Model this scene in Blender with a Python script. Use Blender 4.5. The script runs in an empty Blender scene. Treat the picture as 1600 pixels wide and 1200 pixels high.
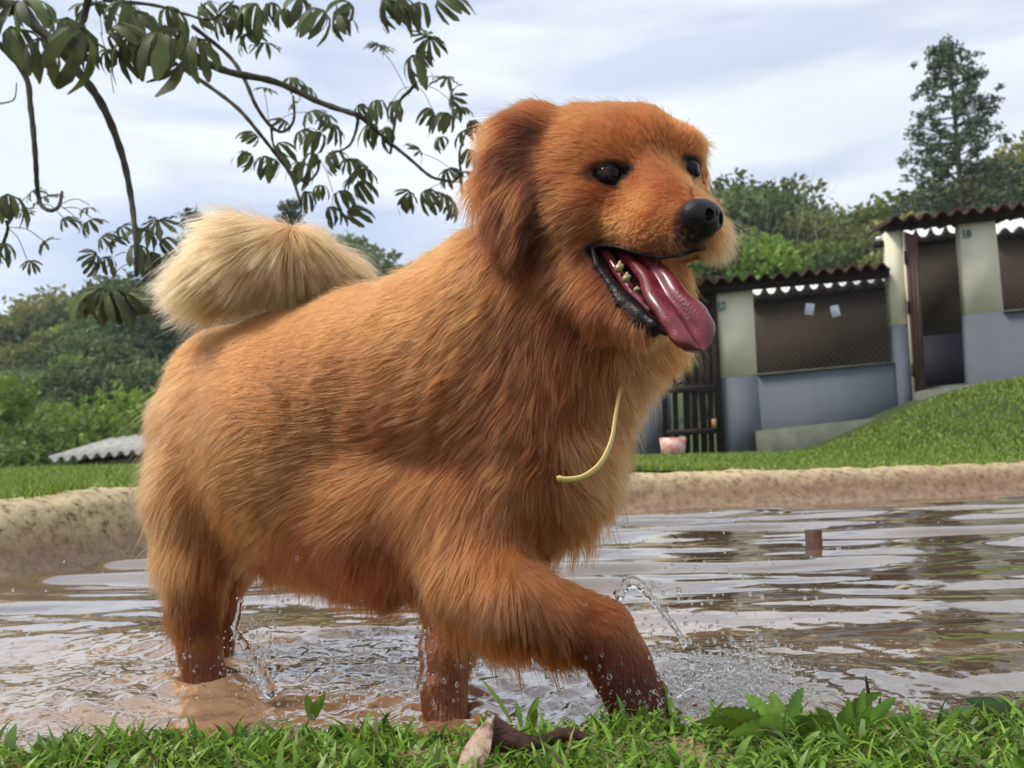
import bpy, math, random
import numpy as np
from mathutils import Vector, Matrix
R = math.radians
rng = np.random.default_rng(7)
random.seed(7)
scene = bpy.context.scene
COL = scene.collection

# ---------------------------------------------------------------- camera
FPX = 1300.0            # focal length in pixels of a 1600 px wide frame
HC = 0.29               # camera height above the water
PITCH, ROLL = R(5.5), R(1.8)
_r0 = np.array((1.0, 0, 0)); _f = np.array((0, math.cos(PITCH), math.sin(PITCH))); _u0 = np.array((0, -math.sin(PITCH), math.cos(PITCH)))
CR = math.cos(ROLL) * _r0 - math.sin(ROLL) * _u0
CU = math.cos(ROLL) * _u0 + math.sin(ROLL) * _r0
CF = _f
CO = np.array((0, 0, HC))
cam_d = bpy.data.cameras.new('camera')
cam = bpy.data.objects.new('camera', cam_d); COL.objects.link(cam)
cam.matrix_world = Matrix(((CR[0], CU[0], -CF[0], 0), (CR[1], CU[1], -CF[1], 0), (CR[2], CU[2], -CF[2], HC), (0, 0, 0, 1)))
cam_d.sensor_width = 36.0; cam_d.lens = 36.0 * FPX / 1600.0
cam_d.clip_start = 0.05; cam_d.clip_end = 3000
cam_d.dof.use_dof = True; cam_d.dof.focus_distance = 0.98; cam_d.dof.aperture_fstop = 9.0
scene.camera = cam

# ---------------------------------------------------------------- sky, sun, exposure
SUN_EL, SUN_AZ = R(55), R(-104)      # azimuth measured from +Y towards +X
world = bpy.data.worlds.new('World'); scene.world = world; world.use_nodes = True
wn = world.node_tree; wn.nodes.clear()
def wnode(t, **kw):
    n = wn.nodes.new(t)
    for k, v in kw.items(): setattr(n, k, v)
    return n
w_out = wnode('ShaderNodeOutputWorld'); w_bg = wnode('ShaderNodeBackground')
w_sky = wnode('ShaderNodeTexSky', sky_type='NISHITA', sun_disc=False)
w_sky.sun_elevation = SUN_EL; w_sky.sun_rotation = SUN_AZ; w_sky.air_density = 1.0; w_sky.dust_density = 1.0; w_sky.ozone_density = 1.2
w_co = wnode('ShaderNodeTexCoord')
w_map = wnode('ShaderNodeMapping'); w_map.inputs['Scale'].default_value = (1.0, 1.0, 5.2); w_map.inputs['Rotation'].default_value = (R(6), R(-10), 0)
w_n1 = wnode('ShaderNodeTexNoise'); w_n1.inputs['Scale'].default_value = 2.6; w_n1.inputs['Detail'].default_value = 7; w_n1.inputs['Roughness'].default_value = 0.5; w_n1.inputs['Distortion'].default_value = 0.35
w_n2 = wnode('ShaderNodeTexNoise'); w_n2.inputs['Scale'].default_value = 1.1; w_n2.inputs['Detail'].default_value = 4
w_r1 = wnode('ShaderNodeMapRange'); w_r1.inputs['From Min'].default_value = 0.36; w_r1.inputs['From Max'].default_value = 0.60
w_r2 = wnode('ShaderNodeMapRange'); w_r2.inputs['From Min'].default_value = 0.38; w_r2.inputs['From Max'].default_value = 0.64
w_cl = wnode('ShaderNodeMix', data_type='RGBA')        # cloud: grey-blue body, white tops
w_cl.inputs['A'].default_value = (4.5, 5.2, 6.5, 1); w_cl.inputs['B'].default_value = (7.3, 7.6, 7.9, 1)
w_mx = wnode('ShaderNodeMix', data_type='RGBA')
L = wn.links.new
L(w_co.outputs['Generated'], w_map.inputs['Vector']); L(w_map.outputs[0], w_n1.inputs['Vector']); L(w_map.outputs[0], w_n2.inputs['Vector'])
L(w_n1.outputs[0], w_r1.inputs[0]); L(w_n2.outputs[0], w_r2.inputs[0])
w_sep = wnode('ShaderNodeSeparateXYZ'); L(w_co.outputs['Generated'], w_sep.inputs[0])
w_az = wnode('ShaderNodeMapRange'); w_az.inputs['From Min'].default_value = -0.6; w_az.inputs['From Max'].default_value = 0.45; w_az.inputs['To Min'].default_value = -0.30; w_az.inputs['To Max'].default_value = 0.34
L(w_sep.outputs[0], w_az.inputs[0])
w_ad = wnode('ShaderNodeMath', operation='ADD', use_clamp=True); L(w_r1.outputs[0], w_ad.inputs[0]); L(w_az.outputs[0], w_ad.inputs[1])
L(w_ad.outputs[0], w_cl.inputs['Factor'])
w_cov = wnode('ShaderNodeMath', operation='MULTIPLY_ADD', use_clamp=True); w_cov.inputs[1].default_value = 0.35; w_cov.inputs[2].default_value = 0.62
L(w_r2.outputs[0], w_cov.inputs[0])
L(w_cov.outputs[0], w_mx.inputs['Factor']); L(w_sky.outputs[0], w_mx.inputs['A']); L(w_cl.outputs['Result'], w_mx.inputs['B'])
L(w_mx.outputs['Result'], w_bg.inputs['Color']); w_bg.inputs['Strength'].default_value = 0.12
L(w_bg.outputs[0], w_out.inputs['Surface'])
sun_d = bpy.data.lights.new('sun', 'SUN'); sun_d.energy = 2.8; sun_d.angle = R(16); sun_d.color = (1.0, 0.95, 0.87)
sun = bpy.data.objects.new('sun', sun_d); COL.objects.link(sun)
_sd = Vector((math.sin(SUN_AZ) * math.cos(SUN_EL), math.cos(SUN_AZ) * math.cos(SUN_EL), math.sin(SUN_EL)))
sun.rotation_euler = _sd.to_track_quat('Z', 'Y').to_euler()
scene.view_settings.view_transform = 'Standard'; scene.view_settings.look = 'None'
scene.view_settings.exposure = 0.36; scene.view_settings.gamma = 1.0; scene.view_settings.use_curve_mapping = False
scene.render.engine = 'CYCLES'
scene.cycles.max_bounces = 8; scene.cycles.diffuse_bounces = 3; scene.cycles.glossy_bounces = 4
scene.cycles.transmission_bounces = 6; scene.cycles.transparent_max_bounces = 12; scene.cycles.volume_bounces = 1
scene.cycles.caustics_reflective = False; scene.cycles.caustics_refractive = False
scene.cycles.use_denoising = True
scene.cycles.sample_clamp_indirect = 6.0
scene.cycles_curves.shape = 'RIBBONS' if hasattr(scene, 'cycles_curves') else None

# ---------------------------------------------------------------- helpers
def P(px, py, d):
    """point of the place seen at photo pixel (px, py) at world depth Y = d"""
    v = CF + CR * ((px - 800) / FPX) + CU * ((600 - py) / FPX)
    return CO + v * (d / v[1])
def Parr(px, py, d):
    px = np.asarray(px, float); py = np.asarray(py, float); d = np.asarray(d, float)
    v = CF[None] + CR[None] * ((px - 800) / FPX)[:, None] + CU[None] * ((600 - py) / FPX)[:, None]
    return CO[None] + v * (d / v[:, 1])[:, None]
def proj(p):
    q = p - CO
    z = q @ CF
    return 800 + FPX * (q @ CR) / z, 600 - FPX * (q @ CU) / z
def Pz(px, py, z):
    """point on the level plane of height z seen at (px, py)"""
    v = CF + CR * ((px - 800) / FPX) + CU * ((600 - py) / FPX)
    return CO + v * ((z - HC) / v[2])
def pxr(r, d): return r * d / FPX

def tag(o, label=None, cat=None, group=None, kind=None):
    if label: o['label'] = label
    if cat: o['category'] = cat
    if group: o['group'] = group
    if kind: o['kind'] = kind
    return o
def empty(name, loc=(0, 0, 0), rz=0.0):
    o = bpy.data.objects.new(name, None); COL.objects.link(o); o.location = loc; o.rotation_euler = (0, 0, rz); o.empty_display_size = 0.1
    return o
def link(name, me, mat=None, parent=None, loc=None, world=True):
    """link mesh data; verts are world coordinates when parented to an unrotated Empty at loc"""
    o = bpy.data.objects.new(name, me); COL.objects.link(o)
    if mat is not None and len(me.materials) == 0: me.materials.append(mat)
    if parent is not None:
        o.parent = parent
        if world: o.matrix_parent_inverse = Matrix.Translation(parent.location).inverted()
    if loc is not None: o.location = loc
    return o
def mesh_np(name, V, F, smooth=False):
    """V (n,3); F array (m,3|4) or list of arrays"""
    me = bpy.data.meshes.new(name)
    V = np.asarray(V, np.float32)
    Fl = [np.asarray(f, np.int32) for f in (F if isinstance(F, list) else [F])]
    Fl = [f for f in Fl if len(f)]
    me.vertices.add(len(V)); me.vertices.foreach_set('co', V.ravel())
    idx = np.concatenate([f.ravel() for f in Fl]); tot = np.concatenate([np.full(len(f), f.shape[1], np.int32) for f in Fl])
    st = np.concatenate([[0], np.cumsum(tot)[:-1]]).astype(np.int32)
    me.loops.add(len(idx)); me.loops.foreach_set('vertex_index', idx)
    me.polygons.add(len(tot)); me.polygons.foreach_set('loop_start', st); me.polygons.foreach_set('loop_total', tot)
    if smooth: me.polygons.foreach_set('use_smooth', np.ones(len(tot), bool))
    me.update(calc_edges=True); me.validate()
    return me
def vcol(me, name, C):
    a = me.color_attributes.new(name, 'FLOAT_COLOR', 'POINT')
    C = np.asarray(C, np.float32)
    if C.shape[1] == 3: C = np.concatenate([C, np.ones((len(C), 1), np.float32)], 1)
    a.data.foreach_set('color', C.ravel())

class MB:
    """collects boxes, bars and tubes, then links them as one mesh"""
    def __init__(s): s.v = []; s.f = {}; s.n = 0
    def add(s, V, F):
        V = np.asarray(V, float).reshape(-1, 3)
        for f in F: s.f.setdefault(len(f), []).append([i + s.n for i in f])
        s.v.append(V); s.n += len(V); return s
    def hexa(s, a, b):
        """solid between two 4-corner rings a and b"""
        return s.add(list(a) + list(b), [(0, 3, 2, 1), (4, 5, 6, 7), (0, 1, 5, 4), (1, 2, 6, 5), (2, 3, 7, 6), (3, 0, 4, 7)])
    def box(s, c, h, M=None):
        c = np.asarray(c, float); M = np.eye(3) if M is None else M
        V = [c + (np.array((x, y, z)) * h) @ M for z in (-1, 1) for x, y in ((-1, -1), (1, -1), (1, 1), (-1, 1))]
        return s.hexa(V[:4], V[4:])
    def tube(s, pts, rad, n=8, cap=True):
        pts = np.asarray(pts, float); rad = np.broadcast_to(np.asarray(rad, float), (len(pts),))
        T = np.gradient(pts, axis=0); T /= np.linalg.norm(T, axis=1, keepdims=True) + 1e-9
        ref = np.array((0, 0, 1.0)) if abs(T[0][2]) < 0.9 else np.array((1.0, 0, 0))
        V = []; u = np.cross(T[0], ref)
        for p, t, r in zip(pts, T, rad):
            u = u - t * (u @ t); u /= np.linalg.norm(u) + 1e-9; w = np.cross(t, u)
            a = np.arange(n) * 2 * math.pi / n
            V.append(p + r * (np.cos(a)[:, None] * u + np.sin(a)[:, None] * w))
        F = []
        for k in range(len(pts) - 1):
            for j in range(n):
                j2 = (j + 1) % n
                F.append((k * n + j, k * n + j2, (k + 1) * n + j2, (k + 1) * n + j))
        if cap: F.append(tuple(range(n - 1, -1, -1))); F.append(tuple((len(pts) - 1) * n + j for j in range(n)))
        return s.add(np.concatenate(V), F)
    def mesh(s, name, smooth=False):
        return mesh_np(name, np.concatenate(s.v), [np.array(f) for f in s.f.values()], smooth)
    def build(s, name, mat, parent=None, smooth=False):
        return link(name, s.mesh(name, smooth), mat, parent)

def material(name):
    m = bpy.data.materials.new(name); m.use_nodes = True
    nt = m.node_tree; return m, nt, nt.nodes['Principled BSDF']
def N(nt, t, ins=None, **kw):
    n = nt.nodes.new(t)
    for k, v in kw.items(): setattr(n, k, v)
    for k, v in (ins or {}).items(): n.inputs[k].default_value = v
    return n
def ramp(nt, fac, stops):
    r = nt.nodes.new('ShaderNodeValToRGB'); nt.links.new(fac, r.inputs[0])
    while len(r.color_ramp.elements) < len(stops): r.color_ramp.elements.new(0.5)
    for e, (p, c) in zip(r.color_ramp.elements, stops): e.position = p; e.color = (*c, 1)
    return r.outputs[0]
def noisy(name, stops, scale=5, rough=0.8, bump=0.0, bscale=None, detail=6, spec=0.3, coord='Object', stretch=None, bdist=0.01):
    m, nt, b = material(name)
    tc = N(nt, 'ShaderNodeTexCoord'); src = tc.outputs[coord]
    if stretch:
        mp = N(nt, 'ShaderNodeMapping'); mp.inputs['Scale'].default_value = stretch; nt.links.new(src, mp.inputs[0]); src = mp.outputs[0]
    n = N(nt, 'ShaderNodeTexNoise', {'Scale': scale, 'Detail': detail, 'Roughness': 0.6}); nt.links.new(src, n.inputs['Vector'])
    nt.links.new(ramp(nt, n.outputs[0], stops), b.inputs['Base Color'])
    b.inputs['Roughness'].default_value = rough; b.inputs['Specular IOR Level'].default_value = spec
    if bump:
        n2 = N(nt, 'ShaderNodeTexNoise', {'Scale': bscale or scale * 6, 'Detail': 6}); nt.links.new(src, n2.inputs['Vector'])
        bp = N(nt, 'ShaderNodeBump', {'Strength': bump, 'Distance': bdist}); nt.links.new(n2.outputs[0], bp.inputs['Height']); nt.links.new(bp.outputs[0], b.inputs['Normal'])
    return m
def spline(pts, n=10):
    pts = np.asarray(pts, float)
    Pp = np.vstack([2 * pts[0] - pts[1], pts, 2 * pts[-1] - pts[-2]])
    out = []
    for i in range(1, len(Pp) - 2):
        for t in np.linspace(0, 1, n, endpoint=False):
            a, b, c, d = Pp[i - 1], Pp[i], Pp[i + 1], Pp[i + 2]
            out.append(0.5 * (2 * b + (c - a) * t + (2 * a - 5 * b + 4 * c - d) * t * t + (3 * b - a - 3 * c + d) * t ** 3))
    out.append(pts[-1]); return np.array(out)
def vnoise(p, seed=0):
    """smooth value noise, p (n,3) -> (n,) in -1..1"""
    p = np.asarray(p, float); i = np.floor(p).astype(np.int64); f = p - i; f = f * f * (3 - 2 * f)
    def h(x, y, z):
        n = (x * 374761393 + y * 668265263 + z * 2147483647 + seed * 1274126177) & 0xffffffff
        n = ((n ^ (n >> 13)) * 1274126177) & 0xffffffff
        return ((n ^ (n >> 16)) & 0xffff) / 32767.5 - 1
    r = 0
    for dx in (0, 1):
        for dy in (0, 1):
            for dz in (0, 1):
                w = (f[:, 0] if dx else 1 - f[:, 0]) * (f[:, 1] if dy else 1 - f[:, 1]) * (f[:, 2] if dz else 1 - f[:, 2])
                r = r + w * h(i[:, 0] + dx, i[:, 1] + dy, i[:, 2] + dz)
    return r
def fbm(p, seed=0, o=4):
    s = 0; a = 1; p = np.asarray(p, float)
    for k in range(o): s = s + a * vnoise(p * 2 ** k, seed + k); a *= 0.5
    return s / 1.9
# ---------------------------------------------------------------- solid modelling: smooth unions of round cones and ellipsoids, meshed
def rc(a, b, ra, rb): return ('rc', np.asarray(a, float), np.asarray(b, float), ra, rb)
def el(c, r, M=None): return ('el', np.asarray(c, float), np.asarray(r, float), np.eye(3) if M is None else np.asarray(M, float))
def ev(pr, p):
    if pr[0] == 'rc':
        _, a, b, ra, rb = pr
        ba = b - a; l2 = float(ba @ ba) + 1e-12
        h = np.clip(((p - a) @ ba) / l2, 0, 1)
        q = p - a - h[:, None] * ba
        return np.sqrt((q * q).sum(1)) - (ra + (rb - ra) * h)
    _, c, r, M = pr
    q = (p - c) @ M.T
    k0 = np.sqrt(((q / r) ** 2).sum(1)); k1 = np.sqrt(((q / (r * r)) ** 2).sum(1)) + 1e-9
    return k0 * (k0 - 1) / k1
def union(prims, p, k):
    s = 0
    for pr in prims: s = s + np.exp(np.clip(-ev(pr, p) / k, -60, 60))
    return -k * np.log(s + 1e-30)
def smax(a, b, k):
    h = np.clip(0.5 - 0.5 * (b - a) / k, 0, 1)
    return b + (a - b) * h + k * h * (1 - h)
def surface_net(fn, lo, hi, vox):
    lo = np.asarray(lo, float); hi = np.asarray(hi, float)
    n = np.ceil((hi - lo) / vox).astype(int) + 1
    g = [lo[i] + np.arange(n[i]) * vox for i in range(3)]
    D = np.empty(n, np.float32)
    for i in range(n[0]):
        yy, zz = np.meshgrid(g[1], g[2], indexing='ij')
        pts = np.stack([np.full(yy.size, g[0][i]), yy.ravel(), zz.ravel()], 1)
        D[i] = fn(pts).reshape(n[1], n[2])
    c = n - 1
    S = D < 0
    acc = np.zeros((*c, 3), np.float32); cnt = np.zeros(c, np.float32)
    corners = [(x, y, z) for x in (0, 1) for y in (0, 1) for z in (0, 1)]
    sl = lambda o: tuple(slice(o[k], o[k] + c[k]) for k in range(3))
    for a in corners:
        for ax in range(3):
            if a[ax]: continue
            b = list(a); b[ax] = 1; b = tuple(b)
            da = D[sl(a)]; db = D[sl(b)]; m = (S[sl(a)] != S[sl(b)])
            t = np.where(m, da / (da - db + 1e-20), 0)
            for k in range(3): acc[..., k] += m * (a[k] + (t if k == ax else 0))
            cnt += m
    act = cnt > 0
    idx = -np.ones(c, np.int64); idx[act] = np.arange(act.sum())
    V = acc[act] / cnt[act][:, None]
    V = lo + (V + np.argwhere(act)) * vox
    F = []
    for ax in range(3):
        u, w = (ax + 1) % 3, (ax + 2) % 3
        s0 = [slice(None)] * 3; s0[ax] = slice(0, n[ax] - 1); s1 = [slice(None)] * 3; s1[ax] = slice(1, n[ax])
        ch = S[tuple(s0)] != S[tuple(s1)]; ins = S[tuple(s0)]
        e = np.argwhere(ch); keep = (e[:, u] > 0) & (e[:, w] > 0) & (e[:, u] < c[u]) & (e[:, w] < c[w]); e = e[keep]
        inside = ins[tuple(e.T)]
        du = np.zeros(3, int); du[u] = 1; dw = np.zeros(3, int); dw[w] = 1
        q = [idx[tuple((e - du * a - dw * b).T)] for a, b in ((1, 1), (0, 1), (0, 0), (1, 0))]
        q = np.stack(q, 1); q[~inside] = q[~inside][:, ::-1]
        F.append(q)
    F = np.concatenate(F)
    return V, F
def gradient(fn, p, e=0.0015):
    g = np.stack([fn(p + d) - fn(p - d) for d in np.eye(3) * e], 1)
    return g / (np.linalg.norm(g, axis=1, keepdims=True) + 1e-12)
def snap(fn, V, it=2):
    for _ in range(it):
        g = gradient(fn, V); V = V - g * fn(V)[:, None] * 0.9
    return V
def solid(name, prims, k, vox, mat, parent, fn=None, pad=0.02):
    """mesh a union of primitives (or fn) and link it"""
    lo = np.full(3, 1e9); hi = -lo
    for pr in prims:
        if pr[0] == 'rc': rr = max(pr[3], pr[4]); lo = np.minimum(lo, np.minimum(pr[1], pr[2]) - rr); hi = np.maximum(hi, np.maximum(pr[1], pr[2]) + rr)
        else: rr = pr[2].max(); lo = np.minimum(lo, pr[1] - rr); hi = np.maximum(hi, pr[1] + rr)
    f = fn or (lambda p: union(prims, p, k))
    V, F = surface_net(f, lo - pad, hi + pad, vox)
    V = snap(f, V)
    return link(name, mesh_np(name, V, F, True), mat, parent), V
# ---------------------------------------------------------------- pool outline, lawn, rim, water
OUT = [(-2.3, 1.25, .10), (-1.6, .99, .02), (-0.9, .925, .014), (-0.2, .905, .014), (.35, .915, .014), (.9, .90, .014), (1.8, .89, .015), (3.2, .95, .02), (4.0, 1.5, .10), (4.7, 2.7, .2), (4.8, 4.2, .2),
       (4.2, 5.35, .2), (3.3, 5.40, .195), (1.81, 5.0, .20), (.57, 4.70, .225), (-.45, 4.15, .23), (-1.10, 3.45, .236), (-1.35, 2.98, .238), (-1.50, 2.43, .212), (-1.95, 1.8, .2)]
_o = np.array(OUT + OUT[:1]); _sp = spline(_o, 14)[:-1]
OXY = _sp[:, :2]; OZ = _sp[:, 2]
def pool_sd(x, y):
    """signed distance to the pool outline (positive outside) and rim height at the nearest point"""
    p = np.stack([x, y], 1); A = OXY; Bq = np.roll(OXY, -1, 0)
    best = np.full(len(p), 1e9); bz = np.zeros(len(p)); ins = np.zeros(len(p), bool)
    for a, b_, z in zip(A, Bq, OZ):
        e = b_ - a; t = np.clip(((p - a) @ e) / (e @ e + 1e-12), 0, 1); q = a + t[:, None] * e - p; d = (q * q).sum(1)
        m = d < best; best[m] = d[m]; bz[m] = z
        c = ((a[1] > p[:, 1]) != (b_[1] > p[:, 1])) & (p[:, 0] < (b_[0] - a[0]) * (p[:, 1] - a[1]) / (b_[1] - a[1] + 1e-12) + a[0])
        ins ^= c
    return np.where(ins, -1, 1) * np.sqrt(best), bz
def sst(a, b, x): t = np.clip((x - a) / (b - a), 0, 1); return t * t * (3 - 2 * t)
def lawn_h(x, y, sd=None, bz=None):
    if sd is None: sd, bz = pool_sd(x, y)
    far = sst(0.9, 1.6, y)
    base = 0.012 * (1 - far) + 0.20 * far
    w = np.exp(-np.clip(sd, 0, None) / 0.8)
    h = bz * w + base * (1 - w)
    h = h + 0.15 * sst(2.6, 7.0, y) * sst(2.0, -1.0, x) + 0.125 * sst(5.2, 9.0, y) * sst(-1, 2, x)
    h = h + 0.66 * sst(2.7, 5.0, x) * sst(5.7, 8.3, y) + 0.14 * np.clip(x - 5.0, 0, 5) * sst(5.7, 8.3, y)
    h = h - 3.2 * sst(7.2, 16, y) * sst(1.0, -2.0, x)
    h = h + 0.013 * fbm(np.stack([x * 1.5, y * 1.5, x * 0], 1), 3, 3) * sst(0.0, .5, sd)
    h = h + 0.05 * np.clip(y - 30, 0, 60) + 0.10 * np.clip(y - 45, 0, 60)
    return h
g_y = np.unique(np.concatenate([np.linspace(-6, .3, 14), np.linspace(.3, 1.1, 40), np.linspace(1.1, 12, 190), np.geomspace(12, 900, 60)]))
g_x = np.unique(np.concatenate([-np.geomspace(6, 900, 40), np.linspace(-6, 9, 260), np.geomspace(9, 900, 40)]))
GX, GY = np.meshgrid(g_x, g_y); gx, gy = GX.ravel(), GY.ravel()
sd, bz = pool_sd(gx, gy)
gz = lawn_h(gx, gy, sd, bz) - 0.012
gz = np.where(sd < 0.29, np.minimum(gz, bz - 0.075 * np.clip(bz / .2, .3, 1)), gz); gz = np.where(sd < 0.10, -0.14, gz)
nx = len(g_x); ii = np.arange(len(g_y) - 1)[:, None] * nx + np.arange(nx - 1)[None]
GFc = np.stack([ii, ii + 1, ii + nx + 1, ii + nx], -1).reshape(-1, 4)
m_soil = noisy('lawn soil', [(0.3, (0.030, 0.045, 0.012)), (0.5, (0.045, 0.075, 0.018)), (0.75, (0.065, 0.060, 0.028))], 7, 0.95, 0.6, 60, bdist=0.02)
lawn = link('ground', mesh_np('ground', np.stack([gx, gy, gz], 1), GFc, True), m_soil); tag(lawn, kind='structure')
# rim: a rough cast concrete lip swept round the pool
OS = np.array([[-.10, -.16], [-.02, -.03], [.015, .02], [.05, .30], [.08, .62], [.115, .86], [.16, .98], [.21, 1.0], [.26, .98], [.31, .90], [.34, .5]])
m_ = []
ox = np.repeat(OXY, 4, 0).astype(float); npn = len(OXY)
P4 = np.concatenate([OXY, OXY[:1]]); seg = []
for i in range(npn):
    for t in np.linspace(0, 1, 5, endpoint=False): seg.append((*(P4[i] * (1 - t) + P4[i + 1] * t), OZ[i] * (1 - t) + OZ[(i + 1) % npn] * t))
seg = np.array(seg); tn = np.roll(seg[:, :2], -1, 0) - np.roll(seg[:, :2], 1, 0); tn /= np.linalg.norm(tn, axis=1, keepdims=True)
nn2 = np.stack([tn[:, 1], -tn[:, 0]], 1)
ctr = seg[:, :2].mean(0)
if ((seg[:, :2] - ctr) * nn2).sum() < 0: nn2 = -nn2
sub = spline(np.c_[OS, OS[:, :1] * 0], 4)[:, :2]
RV = []
for s_, zf in sub:
    xy = seg[:, :2] + nn2 * (s_ * np.clip(seg[:, 2:3] / .2, .35, 1))
    z = np.where(zf > 0, zf * seg[:, 2], zf)
    q = np.c_[xy, z]
    n_ = fbm(q * 9, 5, 4) * 0.021 + fbm(q * 34, 8, 3) * 0.007 + fbm(q * 2.2, 15, 2) * .012
    k_ = np.clip(seg[:, 2] / .2, .12, 1)
    RV.append(np.c_[xy + nn2 * (n_ * k_)[:, None], z + n_ * 0.9 * k_])
RV = np.array(RV); ns_, nl_ = RV.shape[:2]
RF = [(i * nl_ + j, (i + 1) * nl_ + j, (i + 1) * nl_ + (j + 1) % nl_, i * nl_ + (j + 1) % nl_) for i in range(ns_ - 1) for j in range(nl_)]
m_rim, nt, b = material('rim concrete'); tc = N(nt, 'ShaderNodeTexCoord'); sp = N(nt, 'ShaderNodeSeparateXYZ'); nt.links.new(tc.outputs['Object'], sp.inputs[0])
n1 = N(nt, 'ShaderNodeTexNoise', {'Scale': 5.0, 'Detail': 8.0, 'Roughness': .65}); nt.links.new(tc.outputs['Object'], n1.inputs['Vector'])
n2 = N(nt, 'ShaderNodeTexNoise', {'Scale': 26.0, 'Detail': 8.0, 'Roughness': .7}); nt.links.new(tc.outputs['Object'], n2.inputs['Vector'])
ma = N(nt, 'ShaderNodeMath', operation='MULTIPLY_ADD'); ma.inputs[1].default_value = 0.17; nt.links.new(n1.outputs[0], ma.inputs[0]); sx = N(nt, 'ShaderNodeMath', operation='MULTIPLY_ADD'); sx.inputs[1].default_value = -0.014; nt.links.new(sp.outputs[0], sx.inputs[0]); nt.links.new(sp.outputs[2], sx.inputs[2]); nt.links.new(sx.outputs[0], ma.inputs[2])
mr = N(nt, 'ShaderNodeMapRange', {'From Min': 0.17, 'From Max': 0.26}); nt.links.new(ma.outputs[0], mr.inputs[0])
cre = ramp(nt, n2.outputs[0], [(0.36, (0.11, 0.075, 0.035)), (0.43, (0.40, 0.29, 0.15)), (0.58, (0.58, 0.47, 0.28)), (0.68, (0.42, 0.34, 0.20)), (0.75, (0.30, 0.27, 0.17))])
mud = ramp(nt, n2.outputs[0], [(0.3, (0.15, 0.088, 0.050)), (0.5, (0.31, 0.20, 0.12)), (0.7, (0.40, 0.28, 0.18))])
mx = N(nt, 'ShaderNodeMix', data_type='RGBA'); nt.links.new(mr.outputs[0], mx.inputs['Factor']); nt.links.new(mud, mx.inputs['A']); nt.links.new(cre, mx.inputs['B'])
nt.links.new(mx.outputs['Result'], b.inputs['Base Color']); b.inputs['Roughness'].default_value = 0.85
mp = N(nt, 'ShaderNodeMapRange', {'From Min': 0.02, 'From Max': 0.08, 'To Min': 0.25, 'To Max': 0.9}); nt.links.new(sp.outputs[2], mp.inputs[0]); nt.links.new(mp.outputs[0], b.inputs['Roughness'])
bp = N(nt, 'ShaderNodeBump', {'Strength': 0.9, 'Distance': 0.012}); nt.links.new(n2.outputs[0], bp.inputs['Height']); nt.links.new(bp.outputs[0], b.inputs['Normal'])
rim = link('pool_rim', mesh_np('pool_rim', RV.reshape(-1, 3), np.array(RF), True), m_rim); tag(rim, kind='structure')
# water
PAWS = [(P(1015, 1105, .955), 1.0), (P(697, 1105, 1.02), .8), (P(320, 1065, 1.18), .9), (P(335, 1050, 1.36), .5)]
def water_h(x, y):
    p = np.stack([x, y, 0 * x], 1)
    wx = x + 0.06 * vnoise(p * 3, 2); wy = y + 0.05 * vnoise(p * 2.3, 9)
    calm = 0.0
    for k, (ang, lam, amp, ph) in enumerate(((88, .40, 8.6, 0), (95, .23, 3.4, 1.3), (82, .31, 4.2, 2.2), (101, .14, 1.0, .5), (76, .17, 1.0, 3.0))):
        a = R(ang); w = np.cos((wx * math.cos(a) + wy * math.sin(a)) * 2 * math.pi / lam + ph + 1.4 * vnoise(p * 1.6, 40 + k))
        calm = calm + amp * 1e-3 * (w + .25 * np.sin(np.arccos(np.clip(w, -1, 1)) * 2)) * (0.75 + 0.5 * vnoise(p * 1.1, 60 + k))
    h = calm * 1.45 * (0.45 + 0.55 * sst(.9, 2.6, y)) * (0.85 + 0.30 * sst(2.5, 4.5, y)) * (1 - 0.45 * sst(4.0, 5.2, y))
    near = np.exp(-((x + .25) / .62) ** 2 - ((y - 1.12) / .42) ** 2)
    leftz = sst(.25, -.5, x) * sst(2.2, 1.2, y)
    ag = np.clip(near + .55 * leftz, 0, 1)
    sf = np.exp(-((x - .27) / .17) ** 2 - ((y - .985) / .10) ** 2)
    q = np.stack([x * 1.0, y * 1.35, 0 * x], 1)
    h = h + ag * (0.0058 * fbm(q * 15, 101, 4) + 0.0024 * np.abs(fbm(q * 52, 111, 2)))
    h = h + sf * (0.013 * np.abs(fbm(q * 34, 131, 3)) + 0.004)
    h = h + 0.0006 * fbm(q * 30, 141, 2) * sst(3.5, 1.2, y)
    for (c, s) in PAWS:
        r = np.hypot(x - c[0], y - c[1])
        h = h + s * 0.0042 * np.cos(r * 2 * math.pi / .052 + vnoise(p * 9, 77) * 2.2) * np.exp(-r / .17) * sst(0, .03, r) + s * .006 * np.exp(-((r - .045) / .02) ** 2) * (.6 + .8 * vnoise(p * 40, 3))
    return h
uu = np.concatenate([-np.geomspace(5.5, .72, 26), np.linspace(-.70, .70, 760), np.geomspace(.72, 5.5, 26)])
yy = [0.82]
while yy[-1] < 5.9: yy.append(yy[-1] + 0.0028 * (yy[-1] / .9) ** 1.55)
yy = np.array(yy)
WX = (uu[None] * yy[:, None]); WY = np.repeat(yy[:, None], len(uu), 1)
wxf, wyf = WX.ravel(), WY.ravel()
sdw, _ = pool_sd(wxf[::1], wyf[::1])
wz = water_h(wxf, wyf) * sst(0.05, -0.02, sdw)
nx = len(uu); ii = np.arange(len(yy) - 1)[:, None] * nx + np.arange(nx - 1)[None]
WF = np.stack([ii, ii + 1, ii + nx + 1, ii + nx], -1).reshape(-1, 4)
WF = WF[(sdw[WF] < 0.07).any(1)]
us, inv = np.unique(WF, return_inverse=True)
m_water, nt, b = material('muddy water'); tc = N(nt, 'ShaderNodeTexCoord')
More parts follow.
